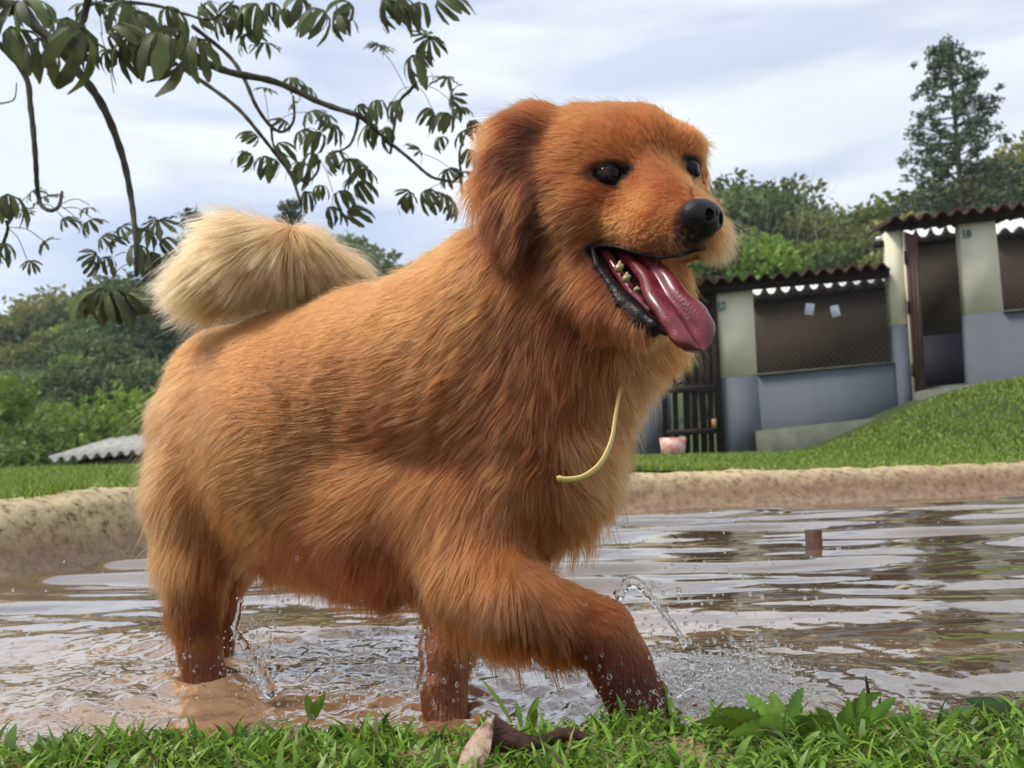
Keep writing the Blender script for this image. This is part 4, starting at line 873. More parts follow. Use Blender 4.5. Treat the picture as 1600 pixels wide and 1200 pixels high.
# curled dead leaf
m_dead = noisy('dead leaf', [(0.3, (0.035, 0.014, 0.010)), (0.6, (0.10, 0.045, 0.028)), (0.8, (0.2, 0.12, 0.08))], 60, .6, .5, 150, stretch=(1, 1, 2), bdist=.003)
m_dead2 = noisy('dead leaf pale side', [(0.35, (0.12, 0.06, 0.035)), (0.5, (0.36, 0.25, 0.18)), (0.75, (0.50, 0.38, 0.30))], 90, .7, .4, 150, bdist=.003)
dl = empty('dead_leaf', tuple(P(770, 1160, .80))); tag(dl, 'curled brown dead leaf lying on the near grass under the dog', 'leaf')
cp_ = spline([P(768, 1150, .80), P(800, 1162, .80), P(830, 1168, .80), P(860, 1158, .81), P(890, 1152, .82), P(925, 1160, .83)], 5)
V = []
for i, p_ in enumerate(cp_):
    t = i / (len(cp_) - 1); h = pxr(np.interp(t, [0, .25, .5, .75, 1], [28, 16, 11, 12, 3]), .8)
    for q in (-1, -.33, .33, 1): V.append(p_ + CU * (q * h) + CF * (.006 * q * q) + CR * (.003 * q))
V = np.array(V); V = np.vstack([V, V + CF * .0012]); q4 = len(cp_) * 4
F = [(i * 4 + k, i * 4 + k + 1, (i + 1) * 4 + k + 1, (i + 1) * 4 + k) for i in range(len(cp_) - 1) for k in range(3)]; F += [tuple(q4 + j for j in f[::-1]) for f in F]
link('blade', mesh_np('blade', V, np.array(F), True), m_dead, dl)
cp_ = spline([P(769, 1126, .80), P(758, 1145, .79), P(748, 1168, .775), P(738, 1195, .76), P(728, 1230, .75)], 5); V = []
for i, p_ in enumerate(cp_):
    t = i / (len(cp_) - 1); h = pxr(np.interp(t, [0, .3, .6, 1], [3, 14, 20, 20]), .8)
    for q in (-1, -.33, .33, 1): V.append(p_ + CR * (q * h) + CF * (.007 * q * q))
V = np.array(V); V = np.vstack([V, V + CF * .0012]); q4 = len(cp_) * 4
F = [(i * 4 + k, i * 4 + k + 1, (i + 1) * 4 + k + 1, (i + 1) * 4 + k) for i in range(len(cp_) - 1) for k in range(3)]; F += [tuple(q4 + j for j in f[::-1]) for f in F]
link('folded_flap', mesh_np('folded_flap', V, np.array(F), True), m_dead2, dl)
# ---------------------------------------------------------------- the dog
dog = empty('dog', (-0.15, 1.06, 0.0))
tag(dog, 'fluffy golden-red dog with open mouth and curled cream tail, walking through the muddy pool', 'dog')
def B(px, py, d, r): return (P(px, py, d), pxr(r, d))
def chain(*bs):
    out = []
    for a, b in zip(bs[:-1], bs[1:]): out.append(rc(a[0], b[0], a[1], b[1]))
    return out
def basis(fwd, up=(0, 0, 1)):
    f = np.asarray(fwd, float); f = f / np.linalg.norm(f); s = np.cross(f, up); s /= np.linalg.norm(s); u = np.cross(s, f)
    return np.stack([s, f, u])
TRUNK = (chain(B(362, 612, 1.30, 98), B(470, 620, 1.24, 128), B(600, 608, 1.18, 158), B(735, 585, 1.11, 178))
         + chain(B(362, 690, 1.29, 92), B(480, 745, 1.23, 132), B(610, 775, 1.165, 140), B(735, 765, 1.10, 132))
         + chain(B(735, 585, 1.11, 170), B(815, 690, 1.06, 122), B(800, 760, 1.05, 95))
         + chain(B(860, 590, 1.03, 100), B(845, 720, 1.04, 92))
         + [el(P(520, 690, 1.21), (pxr(215, 1.21), 0.155, pxr(175, 1.21)), basis((-0.15, 1, 0)))])
NECK = (chain(B(735, 560, 1.11, 160), B(800, 480, 1.05, 125), B(860, 400, 1.01, 95))
        + chain(B(860, 580, 1.04, 108), B(905, 500, 1.00, 92), B(930, 430, 0.98, 80))
        + chain(B(1010, 430, 1.02, 60), B(985, 510, 1.02, 62), B(940, 580, 1.03, 60)))
HEAD = ([el(P(945, 275, 0.985), (0.086, 0.09, 0.078), basis((0.62, -0.79, 0)))]
        + chain(B(850, 240, 0.99, 58), B(905, 232, 0.985, 62))
        + chain(B(1000, 238, 0.955, 64), B(1040, 250, 0.965, 50))
        + chain(B(900, 345, 0.945, 78), B(880, 300, 0.97, 80))
        + chain(B(1006, 300, 0.932, 61), B(1045, 335, 0.885, 48), B(1070, 347, 0.857, 36))     # muzzle
        + chain(B(965, 350, 0.915, 44), B(1025, 362, 0.872, 37), B(1066, 366, 0.852, 30))       # near flew
        + chain(B(1050, 320, 0.95, 44), B(1088, 362, 0.875, 28))
        + [el(P(956, 232, 0.932), (0.028, 0.017, 0.011)), el(P(1068, 230, 0.955), (0.018, 0.015, 0.010))]  # brows
        + chain(B(1055, 330, 1.0, 52), B(1085, 360, 1.0, 40)))
JAW = (chain(B(905, 420, 0.945, 58), B(955, 470, 0.905, 42), B(1008, 506, 0.862, 24))
       + chain(B(985, 430, 0.97, 52), B(1035, 492, 0.89, 20)))
EAR = (chain(B(838, 205, 0.985, 40), B(805, 225, 0.965, 42), B(785, 290, 0.95, 38), B(790, 345, 0.94, 30))
       + chain(B(800, 240, 0.95, 34), B(815, 320, 0.93, 34), B(812, 368, 0.925, 22))
       + chain(B(1085, 240, 1.05, 22), B(1105, 300, 1.05, 20)))
FORE = (chain(B(735, 800, 1.055, 92), B(748, 895, 1.005, 70), B(800, 940, 0.965, 60), B(875, 966, 0.96, 47), B(940, 985, 0.955, 39))
        + chain(B(940, 985, 0.955, 39), B(966, 1035, 0.955, 38), B(996, 1095, 0.955, 37), B(1022, 1130, 0.945, 30))
        + chain(B(780, 800, 1.12, 80), B(715, 920, 1.09, 48), B(699, 1020, 1.05, 30), B(694, 1085, 1.03, 26), B(700, 1150, 1.01, 32)))
HIND = (chain(B(340, 665, 1.24, 84), B(315, 770, 1.215, 70), B(308, 860, 1.20, 50), B(304, 950, 1.20, 33), B(312, 1020, 1.19, 23), B(330, 1085, 1.18, 30))
        + chain(B(390, 700, 1.40, 80), B(370, 830, 1.39, 56), B(330, 930, 1.39, 34), B(335, 1060, 1.38, 26)))
TAIL = chain(B(555, 462, 1.24, 22), B(510, 430, 1.22, 34), B(450, 400, 1.20, 44), B(390, 402, 1.20, 48), B(345, 425, 1.20, 36))
GROUPS = {'trunk': TRUNK, 'neck': NECK, 'head': HEAD, 'jaw': JAW, 'ear': EAR, 'fore': FORE, 'hind': HIND, 'tail': TAIL}
# mouth cavity carved out of the head and jaw
MOUTH = (chain(B(929, 392, 0.905, 6), B(938, 398, 0.915, 11), B(945, 400, 0.925, 15), B(985, 420, 0.885, 23), B(1030, 440, 0.85, 27), B(1085, 440, 0.81, 26))
         + chain(B(985, 430, 0.88, 20), B(1035, 470, 0.845, 22), B(1090, 505, 0.80, 26)))
def dog_fn(p):
    d = union(TRUNK + NECK, p, 0.012) + 0.0065 * fbm(p * np.array((11, 8, 7)), 7, 2)
    s = 0
    for g, k in ((HEAD, 0.006), (JAW, 0.006), (EAR, 0.004), (FORE, 0.008), (HIND, 0.008), (TAIL, 0.006)):
        kk_ = .04 if g is FORE or g is HIND else .022; d2 = union(g, p, k); h = np.clip(0.5 + 0.5 * (d2 - d) / kk_, 0, 1)
        d = d2 + (d - d2) * h - kk_ * h * (1 - h)
    m = union(MOUTH, p, 0.005)
    d = smax(d, -m, 0.004)
    return d
def eye_at(px, py, r, n, sink):
    v = CF + CR * ((px - 800) / FPX) + CU * ((600 - py) / FPX); v = v / np.linalg.norm(v); t = 0.7
    for _ in range(80):
        dd = float(dog_fn((CO + v * t)[None])[0]); t += dd * .7
        if abs(dd) < 1e-4: break
    n = np.asarray(n, float); n /= np.linalg.norm(n)
    up = np.array((0.10, 0, 1.0)); U = np.cross(n, up); U /= np.linalg.norm(U); U = U if U @ CR > 0 else -U
    Vv = np.cross(U, n); Vv = Vv if Vv[2] > 0 else -Vv
    return (CO + v * t - n * r * sink, r, n, U, Vv)
EYE5 = [eye_at(957, 271, .0182, (0.24, -0.97, 0.06), .66), eye_at(1079, 262, .0168, (0.58, -0.81, 0.06), .50)]
EYES = [e[:3] for e in EYE5]
def eye_rad(p):
    best = np.full(len(p), 9.0)
    for c, r, n, U, Vv in EYE5:
        q = p - c; a = (q @ U) / (r * 1.08); b3 = (q @ Vv) / (r * .52); near = np.abs(q @ n) < r * 1.5
        best = np.minimum(best, np.where(near, np.hypot(a, b3), 9))
    return best
VOX = 0.0055
bV, bF = surface_net(dog_fn, (-0.62, 0.78, -0.06), (0.26, 1.56, 0.76), VOX)
bV = snap(dog_fn, bV, 2)
bN = gradient(dog_fn, bV)
GD = {}
def group_d(p):
    return np.stack([union(GROUPS[g], p, 0.008) for g in GROUPS], 1)
gD = group_d(bV)
mouthD = union(MOUTH, bV, 0.005)
eyeD = eye_rad(bV)
skin = np.tile((0.22, 0.080, 0.026), (len(bV), 1)).astype(float)
def mixc(C, w, c): w = np.clip(w, 0, 1)[:, None]; return C * (1 - w) + np.asarray(c) * w
tw = np.clip(-(gD[:, 7] - 0.004) / 0.01, 0, 1); skin = mixc(skin, tw, (0.50, 0.30, 0.14))
skin = mixc(skin, (0.016 - bV[:, 2] + 0.13) / 0.05, (0.20, 0.072, 0.024))
skin = mixc(skin, (1 - (mouthD - 0.007) / 0.004) * (bV[:, 1] < .99), (0.012, 0.008, 0.008))
skin = mixc(skin, 1 - (mouthD - 0.0005) / 0.001, (0.055, 0.010, 0.012))
skin = mixc(skin, np.where(mouthD > -0.0, 1 - (mouthD - 0.002) / 0.003, 0) * (mouthD > 0.0008), (0.012, 0.010, 0.012))
skin = mixc(skin, 1 - (eyeD - 1.12) / 0.15, (0.012, 0.008, 0.008))
m_skin, nt, b = material('dog skin')
at = N(nt, 'ShaderNodeAttribute', attribute_name='tint'); nt.links.new(at.outputs['Color'], b.inputs['Base Color']); b.inputs['Roughness'].default_value = 0.9; b.inputs['Specular IOR Level'].default_value = 0.0
me = mesh_np('body', bV, bF, True); vcol(me, 'tint', skin)
body = link('body', me, m_skin, dog)

# ---- fur: fields given at control points over the picture of each body region
# (px, py, direction in degrees (0 right, 90 down), length cm, lift, colour key)
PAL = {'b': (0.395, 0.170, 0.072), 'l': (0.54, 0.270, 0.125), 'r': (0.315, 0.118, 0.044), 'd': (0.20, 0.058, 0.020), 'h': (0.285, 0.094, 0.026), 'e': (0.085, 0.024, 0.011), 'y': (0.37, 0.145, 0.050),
       'c': (0.90, 0.415, 0.225), 'w': (0.30, 0.118, 0.045), 'k': (0.030, 0.014, 0.010), 'm': (0.425, 0.182, 0.070), 'p': (0.50, 0.235, 0.100)}
FIELD = {
 'trunk': [(250, 560, 130, 1.8, .22, 'm'), (300, 500, 150, 1.3, .2, 'm'), (225, 640, 160, 3.4, .55, 'l'), (225, 720, 155, 3.6, .5, 'l'), (340, 520, 172, 1.3, .14, 'b'), (330, 590, 165, 1.6, .12, 'b'), (330, 700, 140, 2.6, .14, 'p'),
           (400, 490, 178, 1.3, .14, 'm'), (450, 560, 182, 1.6, .10, 'b'), (430, 640, 180, 1.9, .10, 'b'), (400, 740, 165, 2.6, .12, 'p'), (400, 830, 130, 3.4, .16, 'l'), (330, 800, 125, 3.0, .16, 'l'), (440, 880, 108, 3.8, .2, 'b'),
           (520, 500, 168, 1.8, .13, 'm'), (540, 600, 176, 2.0, .10, 'b'), (540, 700, 175, 2.4, .10, 'b'), (520, 790, 150, 3.2, .14, 'm'), (560, 880, 105, 4.0, .18, 'r'), (600, 930, 92, 3.8, .2, 'd'),
           (620, 460, 160, 2.2, .16, 'm'), (640, 560, 162, 2.4, .13, 'b'), (640, 660, 158, 2.8, .12, 'b'), (640, 770, 138, 3.6, .16, 'b'), (680, 880, 105, 4.2, .2, 'b'),
           (720, 500, 150, 3.0, .2, 'm'), (730, 620, 142, 3.4, .2, 'r'), (730, 720, 132, 3.6, .2, 'r'), (740, 800, 118, 4.0, .2, 'b'), (800, 620, 115, 4.0, .24, 'r'),
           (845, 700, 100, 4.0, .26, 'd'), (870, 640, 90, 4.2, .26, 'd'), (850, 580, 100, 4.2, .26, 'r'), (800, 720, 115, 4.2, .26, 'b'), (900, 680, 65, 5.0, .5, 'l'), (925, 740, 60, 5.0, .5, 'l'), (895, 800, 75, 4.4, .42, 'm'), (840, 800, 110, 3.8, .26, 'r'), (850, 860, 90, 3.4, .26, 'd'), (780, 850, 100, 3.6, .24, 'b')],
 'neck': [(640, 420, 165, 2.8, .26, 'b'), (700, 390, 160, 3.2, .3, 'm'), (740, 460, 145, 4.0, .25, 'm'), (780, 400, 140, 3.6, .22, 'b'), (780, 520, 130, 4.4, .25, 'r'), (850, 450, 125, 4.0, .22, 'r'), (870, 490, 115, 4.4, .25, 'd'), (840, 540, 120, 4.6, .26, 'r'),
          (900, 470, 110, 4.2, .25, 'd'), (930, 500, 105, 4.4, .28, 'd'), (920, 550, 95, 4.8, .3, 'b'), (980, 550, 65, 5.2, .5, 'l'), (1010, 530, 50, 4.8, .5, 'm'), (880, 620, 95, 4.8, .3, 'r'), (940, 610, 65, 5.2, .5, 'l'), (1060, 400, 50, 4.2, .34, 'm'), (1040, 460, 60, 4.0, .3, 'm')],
 'head': [(850, 190, 215, 2.4, .3, 'h'), (900, 190, 205, 2.0, .28, 'h'), (960, 190, 220, 1.5, .26, 'h'), (1020, 190, 250, 1.4, .3, 'h'), (1070, 210, 300, 1.5, .4, 'h'), (1095, 250, 350, 1.4, .4, 'm'),
          (880, 250, 185, 2.2, .2, 'h'), (940, 235, 200, 1.2, .2, 'y'), (1010, 230, 230, 1.0, .2, 'r'), (1010, 265, 230, 0.8, .2, 'r'), (855, 300, 150, 3.0, .22, 'd'), (862, 345, 140, 3.0, .22, 'e'), (865, 255, 170, 2.4, .2, 'd'), (880, 330, 150, 2.6, .22, 'h'), (900, 300, 170, 1.9, .2, 'y'), (940, 305, 165, 1.0, .2, 'h'),
          (1000, 310, 190, 0.6, .18, 'y'), (1040, 300, 205, 0.5, .18, 'h'), (1010, 290, 205, 0.5, .18, 'r'), (960, 340, 170, 1.0, .18, 'y'), (900, 370, 150, 2.6, .22, 'h'), (1010, 350, 165, 0.6, .18, 'h'), (1060, 330, 190, 0.4, .18, 'r'), (1050, 375, 150, 0.6, .25, 'r'), (1010, 388, 140, 0.7, .25, 'd'), (1040, 392, 140, 0.7, .25, 'd'), (985, 372, 150, 0.8, .25, 'r'),
          (1085, 385, 110, 0.6, .3, 'd'), (1075, 400, 110, 0.6, .3, 'k'), (960, 375, 160, 0.9, .2, 'm'), (880, 410, 125, 3.6, .25, 'd'), (1115, 360, 40, 4.0, .4, 'l'), (1110, 310, 20, 2.0, .4, 'y')],
 'jaw': [(900, 420, 125, 3.4, .22, 'r'), (930, 460, 120, 3.0, .22, 'd'), (960, 490, 110, 2.6, .25, 'd'), (1000, 515, 90, 2.4, .3, 'r'), (1030, 515, 70, 2.0, .34, 'm')],
 'ear': [(850, 180, 190, 2.4, .22, 'r'), (810, 190, 160, 3.0, .28, 'd'), (840, 215, 160, 2.6, .2, 'e'), (785, 205, 135, 4.6, .34, 'r'), (770, 240, 125, 4.6, .3, 'e'), (745, 270, 115, 5.4, .34, 'd'), (735, 300, 105, 5.4, .36, 'y'), (760, 330, 100, 5.4, .28, 'e'), (795, 225, 140, 3.8, .2, 'e'), (820, 235, 150, 3.4, .2, 'd'), (775, 260, 120, 4, .2, 'e'), (800, 270, 115, 3.8, .2, 'd'), (822, 300, 105, 4.0, .26, 'y'), (790, 330, 100, 4.6, .24, 'd'), (810, 360, 95, 4.4, .22, 'e'), (790, 375, 95, 4.4, .22, 'd'), (845, 270, 115, 3.2, .2, 'e'), (850, 340, 115, 3.2, .2, 'e'), (1105, 290, 80, 2.6, .3, 'm')],
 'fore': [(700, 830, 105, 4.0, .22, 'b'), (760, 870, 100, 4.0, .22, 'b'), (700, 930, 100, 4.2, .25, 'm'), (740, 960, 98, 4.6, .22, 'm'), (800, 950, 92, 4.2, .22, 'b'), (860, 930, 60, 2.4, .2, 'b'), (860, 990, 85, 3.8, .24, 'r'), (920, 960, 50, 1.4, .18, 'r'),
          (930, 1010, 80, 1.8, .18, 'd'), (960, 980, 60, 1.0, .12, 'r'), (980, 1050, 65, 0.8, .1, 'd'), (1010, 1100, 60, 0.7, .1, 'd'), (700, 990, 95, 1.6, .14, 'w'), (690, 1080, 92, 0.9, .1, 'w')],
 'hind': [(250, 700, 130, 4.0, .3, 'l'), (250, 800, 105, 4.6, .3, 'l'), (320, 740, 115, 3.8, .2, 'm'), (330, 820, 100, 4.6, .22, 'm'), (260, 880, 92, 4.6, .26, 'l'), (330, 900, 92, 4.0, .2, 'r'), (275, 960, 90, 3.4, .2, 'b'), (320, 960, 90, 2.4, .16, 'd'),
          (290, 1030, 90, 2.0, .14, 'r'), (310, 1050, 88, 0.9, .1, 'w')],
}
FIELD['tail'] = [(450, 380, 90, 7.0, .2, 'c')]
gnames = list(GROUPS)
def idw(tab, x, y):
    T = np.array([(t[0], t[1], math.cos(R(t[2])), math.sin(R(t[2])), t[3], t[4], *PAL[t[5]]) for t in tab])
    out = np.zeros((len(x), 7))
    d2 = (x[:, None] - T[None, :, 0]) ** 2 + (y[:, None] - T[None, :, 1]) ** 2 + 150.0
    w = 1 / d2 ** 2; w /= w.sum(1, keepdims=True)
    return w @ T[:, 2:]
def fields(p, G):
    x, y = proj(p)
    # smooth region weights
    W = np.exp(np.clip(-(G - G.min(1, keepdims=True)) / 0.012, -40, 0))
    W /= W.sum(1, keepdims=True)
    acc = np.zeros((len(p), 7))
    for gi, g in enumerate(gnames):
        m = W[:, gi] > 0.01
        if not m.any(): continue
        v = idw(FIELD[g], x[m], y[m])
        if g == 'tail':
            dx, dy = x[m] - 456, y[m] - 336
            l = np.hypot(dx, dy) + 1e-6; dx, dy = dx / l, dy / l
            dxx = dx * 1.0; dyy = dy * 0.62 + 0.06
            # the plume rises over its own crest before it falls
            v[:, 0] = dxx; v[:, 1] = dyy
            v[:, 2] = 6.2 + 2.4 * np.clip(-(x[m] - 430) / 110, 0, 1); v[:, 3] = 0.30
        acc[m] += v * W[m, gi][:, None]
    return acc, x, y, W
NH = int(globals().get('HAIRS', 520000))
tri = np.concatenate([bF[:, [0, 1, 2]], bF[:, [0, 2, 3]]])
a, b_, c = bV[tri[:, 0]], bV[tri[:, 1]], bV[tri[:, 2]]
ar = 0.5 * np.linalg.norm(np.cross(b_ - a, c - a), axis=1)
cen = (a + b_ + c) / 3
nrm = bN[tri[:, 0]]
vd = cen - CO; vd /= np.linalg.norm(vd, axis=1, keepdims=True)
face = -(nrm * vd).sum(1)
dens = np.where(face > -0.25, 1.0, 0.22)
gc = gD[tri[:, 0]]
cx, cy = proj(cen)
_f, _, _, _W = fields(cen, gc)
dens *= 0.03 / np.clip(_f[:, 2] * 0.01, 0.005, 0.06) * np.where(_f[:, 2] < 2.0, 1.6, 1.0)
dens *= np.where((gc[:, 7] < 0.004) & (face > -0.3), 3.6, 1.0)
ok = (union(MOUTH, cen, 0.005) > 0.0045) & (eye_rad(cen) > 0.98) & (cen[:, 2] > -0.02)
NOSE_C = P(1096, 348, 0.822)
ok &= np.linalg.norm(cen - NOSE_C, axis=1) > 0.018
wgt = ar * dens * ok; wgt /= wgt.sum()
ti = rng.choice(len(tri), NH, p=wgt)
u = rng.random(NH); v = rng.random(NH); fl = u + v > 1; u[fl] = 1 - u[fl]; v[fl] = 1 - v[fl]
def bary(A): return A[tri[ti, 0]] * (1 - u - v)[:, None] + A[tri[ti, 1]] * u[:, None] + A[tri[ti, 2]] * v[:, None]
root = bary(bV); rn = bary(bN); rn /= np.linalg.norm(rn, axis=1, keepdims=True); rG = bary(gD)
def make_strands(root, rn, rG, K=7, lock=False):
    n = len(root)
    f, x, y, W = fields(root, rG)
    # fur direction: picture-plane direction turned into the place, made tangent to the skin
    D = f[:, 0:1] * CR + f[:, 1:2] * (-CU)
    front = np.clip((x - 560) / 200, 0, 1) * (W[:, 0] + W[:, 1] + .6 * W[:, 5] + .5 * W[:, 4])
    nz = np.stack([fbm(root * 16, 11, 3), fbm(root * 16, 23, 3), fbm(root * 16, 37, 3)], 1)
    nf = np.stack([vnoise(root * 70, 5), vnoise(root * 70, 6), vnoise(root * 70, 7)], 1)
    D = D / (np.linalg.norm(D, axis=1, keepdims=True) + 1e-9) + nz * (0.20 + 0.38 * front)[:, None] + nf * (0.10 + .22 * front)[:, None] + rng.normal(0, 0.07, (n, 3))
    D -= rn * (D * rn).sum(1, keepdims=True) * 0.92
    D /= np.linalg.norm(D, axis=1, keepdims=True) + 1e-9
    tail = W[:, 7]; wet = np.clip((0.20 - root[:, 2]) / 0.08, 0, 1)
    Ln = f[:, 4 - 2] * 0.01 * (0.72 + 0.42 * rng.random(n)) * (1 + 0.30 * fbm(root * 24, 51, 3)) * (1 - .12 * front)
    edge_r = np.abs(((root - CO) / np.linalg.norm(root - CO, axis=1, keepdims=True) * rn).sum(1)) < 0.35
    stray = (rng.random(n) < 0.03 + .07 * tail)
    Ln = np.where(stray, Ln * 1.35, Ln)
    lift = f[:, 3] * (0.7 + 0.6 * rng.random(n)) + np.where(stray, 0.22, 0)
    # clumps: roots share a guide inside a small cell, tips gather towards it
    cs = np.where(tail > 0.5, 0.0065, np.where(wet > 0.4, 0.0075, 0.0042 + .002 * front)); cs = np.where(Ln < 0.018, 0.004, cs)
    if lock: cs = cs * 0 + .0125; Ln = np.clip(Ln, .02, .05) * .9 + .014; wet = np.maximum(wet, .75)
    key = np.floor(root / cs[:, None] + nz * 0.7).astype(np.int64)
    kk = (key[:, 0] * 73856093) ^ (key[:, 1] * 19349663) ^ (key[:, 2] * 83492791)
    uq, inv = np.unique(kk, return_inverse=True)
    cntr = np.bincount(inv)
    gm = lambda A: np.stack([np.bincount(inv, A[:, i]) for i in range(A.shape[1])], 1) / cntr[:, None]
    croot = gm(root)[inv]; cD = gm(D)[inv]; cLn = (np.bincount(inv, Ln) / cntr)[inv]
    crand = rng.random(len(uq))[inv]
    low_ = np.clip((-rn[:, 2] - 0.15) / 0.5, 0, 1) * ((W[:, 0] + W[:, 5] + W[:, 1] * .3) > .5) * (root[:, 2] < .36)
    Ln = Ln * (1 + 0.22 * low_)
    clump = np.clip(0.20 + 0.55 * low_ + 0.35 * tail + 0.45 * wet + 0.25 * (crand - 0.5) + 0.14 * np.clip((Ln - .03) / .02, 0, 1), 0.05, 0.92)
    if lock: clump = clump * 0 + .96; Ln = Ln * (.55 + .75 * crand)
    Ln = Ln * (0.86 + 0.3 * crand)
    lift = lift + np.where(Ln < .012, .22, 0)
    lift = lift * (0.75 + 0.5 * rng.random(len(uq))[inv])
    t = np.linspace(0, 1, K)
    pts = np.empty((n, K, 3))
    pos = root - rn * np.minimum(0.0010, 0.05 * Ln)[:, None]; pts[:, 0] = pos
    grav = np.array((0, 0, -1.0))
    d0 = D * (1 - lift[:, None]) + rn * lift[:, None] * 1.3
    gpos = croot.copy()
    for k in range(1, K):
        s = t[k]
        dd = d0 + D * (0.9 * s) + grav * ((0.04 + 0.30 * tail + 0.30 * wet)[:, None] * s * np.clip(Ln / 0.04, 0, 2)[:, None]) - rn * (0.12 * s * (1 - tail))[:, None]
        if k > 2: dd = dd + nf * 0.16 * s
        dd /= np.linalg.norm(dd, axis=1, keepdims=True)
        pos = pos + dd * (Ln / (K - 1))[:, None]
        pts[:, k] = pos
    # gather to the mean of the clump
    for k in range(1, K):
        m = gm(pts[:, k])[inv]
        w = (clump * (t[k] ** 1.4) * 0.85)[:, None]
        pts[:, k] = pts[:, k] * (1 - w) + m * w
    # keep hair outside the skin
    for k in range(2, K):
        pass
    col = f[:, 4:7]
    hv = (1 + 0.22 * fbm(root * 22, 71, 3) + 0.10 * (crand - 0.5) + rng.normal(0, 0.10, n))
    col = col * np.clip(hv, .3, 2)[:, None] * np.exp(rng.normal(0, .17, n))[:, None]
    # paler tips in places
    tipw = np.clip(0.35 * fbm(root * 14, 91, 2) + 0.15, 0, 0.5)[:, None] * (1 - wet)[:, None]
    col = col * (1 - tipw) + np.array((0.54, 0.26, 0.115)) * tipw
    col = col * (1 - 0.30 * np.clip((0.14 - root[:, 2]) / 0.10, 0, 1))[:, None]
    # hair colour darkened in round spots inside and under the ear flap
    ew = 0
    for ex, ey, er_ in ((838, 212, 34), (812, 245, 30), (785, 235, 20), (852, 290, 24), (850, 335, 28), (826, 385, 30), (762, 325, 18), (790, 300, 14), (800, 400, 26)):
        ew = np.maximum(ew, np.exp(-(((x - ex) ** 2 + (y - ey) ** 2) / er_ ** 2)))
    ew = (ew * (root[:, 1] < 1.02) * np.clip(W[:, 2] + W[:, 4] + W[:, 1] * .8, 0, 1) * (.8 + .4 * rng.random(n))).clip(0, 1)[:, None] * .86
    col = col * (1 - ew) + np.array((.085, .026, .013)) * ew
    # black rims of eyes and lips
    er = eye_rad(root)
    w = np.clip(1 - (er - 1.1) / 0.30, 0, 1)[:, None] * 0.85; col = col * (1 - w) + np.array(PAL['k']) * w
    md = union(MOUTH, root, 0.005); w = np.clip(1 - (md - 0.003) / 0.006, 0, 1)[:, None] * 0.9; col = col * (1 - w) + np.array(PAL['k']) * w
    nd = np.linalg.norm(root - NOSE_C, axis=1); w = np.clip(1 - (nd - 0.024) / 0.008, 0, 1)[:, None] * 0.7; col = col * (1 - w) + np.array(PAL['k']) * w
    col = np.clip(col * np.array((1.12, 1.08, 1.05)), 0.001, 0.95) ** 1.6
    return pts, col, wet, Ln
def curves_obj(name, pts, col, rad, mat, parent):
    n, K, _ = pts.shape
    cu = bpy.data.hair_curves.new(name)
    cu.add_curves([K] * n)
    cu.attributes['position'].data.foreach_set('vector', pts.astype(np.float32).ravel()) if 'position' in cu.attributes else None
    ra = cu.attributes.get('radius') or cu.attributes.new('radius', 'FLOAT', 'POINT')
    ra.data.foreach_set('value', rad.astype(np.float32).ravel())
    ca = cu.attributes.new('tint', 'FLOAT_COLOR', 'POINT')
    gr = np.interp(np.linspace(0, 1, K), [0, .35, .8, 1], [.50, .78, 1.10, 1.2])      # darker undercoat at the roots, painted in to deepen shade between clumps
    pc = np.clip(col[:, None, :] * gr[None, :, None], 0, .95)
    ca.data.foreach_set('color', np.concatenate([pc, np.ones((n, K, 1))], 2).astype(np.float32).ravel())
    cu.materials.append(mat)
    o = bpy.data.objects.new(name, cu); COL.objects.link(o); o.parent = parent
    o.matrix_parent_inverse = Matrix.Translation(parent.location).inverted()
    return o
def fur_mat(name, rough, rad_rough, coat):
    m = bpy.data.materials.new(name); m.use_nodes = True; nt = m.node_tree; nt.nodes.clear()
    out = N(nt, 'ShaderNodeOutputMaterial'); at = N(nt, 'ShaderNodeAttribute', attribute_name='tint')
    h = N(nt, 'ShaderNodeBsdfHairPrincipled', parametrization='COLOR')
    nt.links.new(at.outputs['Color'], h.inputs['Color'])
    h.inputs['Roughness'].default_value = rough; h.inputs['Radial Roughness'].default_value = rad_rough
    h.inputs['Random Roughness'].default_value = 0.2; h.inputs['Coat'].default_value = coat
    nt.links.new(h.outputs[0], out.inputs['Surface'])
    return m
m_fur = fur_mat('fur', 0.55, 0.6, 0.0); m_wet = fur_mat('wet fur', 0.22, 0.4, 0.3)
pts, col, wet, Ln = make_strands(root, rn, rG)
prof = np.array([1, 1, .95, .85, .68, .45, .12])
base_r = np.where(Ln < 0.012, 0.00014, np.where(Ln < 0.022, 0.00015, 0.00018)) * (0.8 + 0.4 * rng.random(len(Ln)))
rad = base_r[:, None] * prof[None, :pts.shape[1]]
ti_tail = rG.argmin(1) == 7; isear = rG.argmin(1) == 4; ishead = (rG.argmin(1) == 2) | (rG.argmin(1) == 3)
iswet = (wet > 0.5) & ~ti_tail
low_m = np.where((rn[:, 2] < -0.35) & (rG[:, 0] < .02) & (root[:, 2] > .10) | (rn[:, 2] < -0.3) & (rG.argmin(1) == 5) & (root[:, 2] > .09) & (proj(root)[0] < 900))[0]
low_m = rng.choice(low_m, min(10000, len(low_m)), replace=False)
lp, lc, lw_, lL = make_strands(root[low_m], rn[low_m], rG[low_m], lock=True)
curves_obj('wet_belly_locks', lp, lc * .62, np.full(len(lp), .00028)[:, None] * prof[None], m_wet, dog)
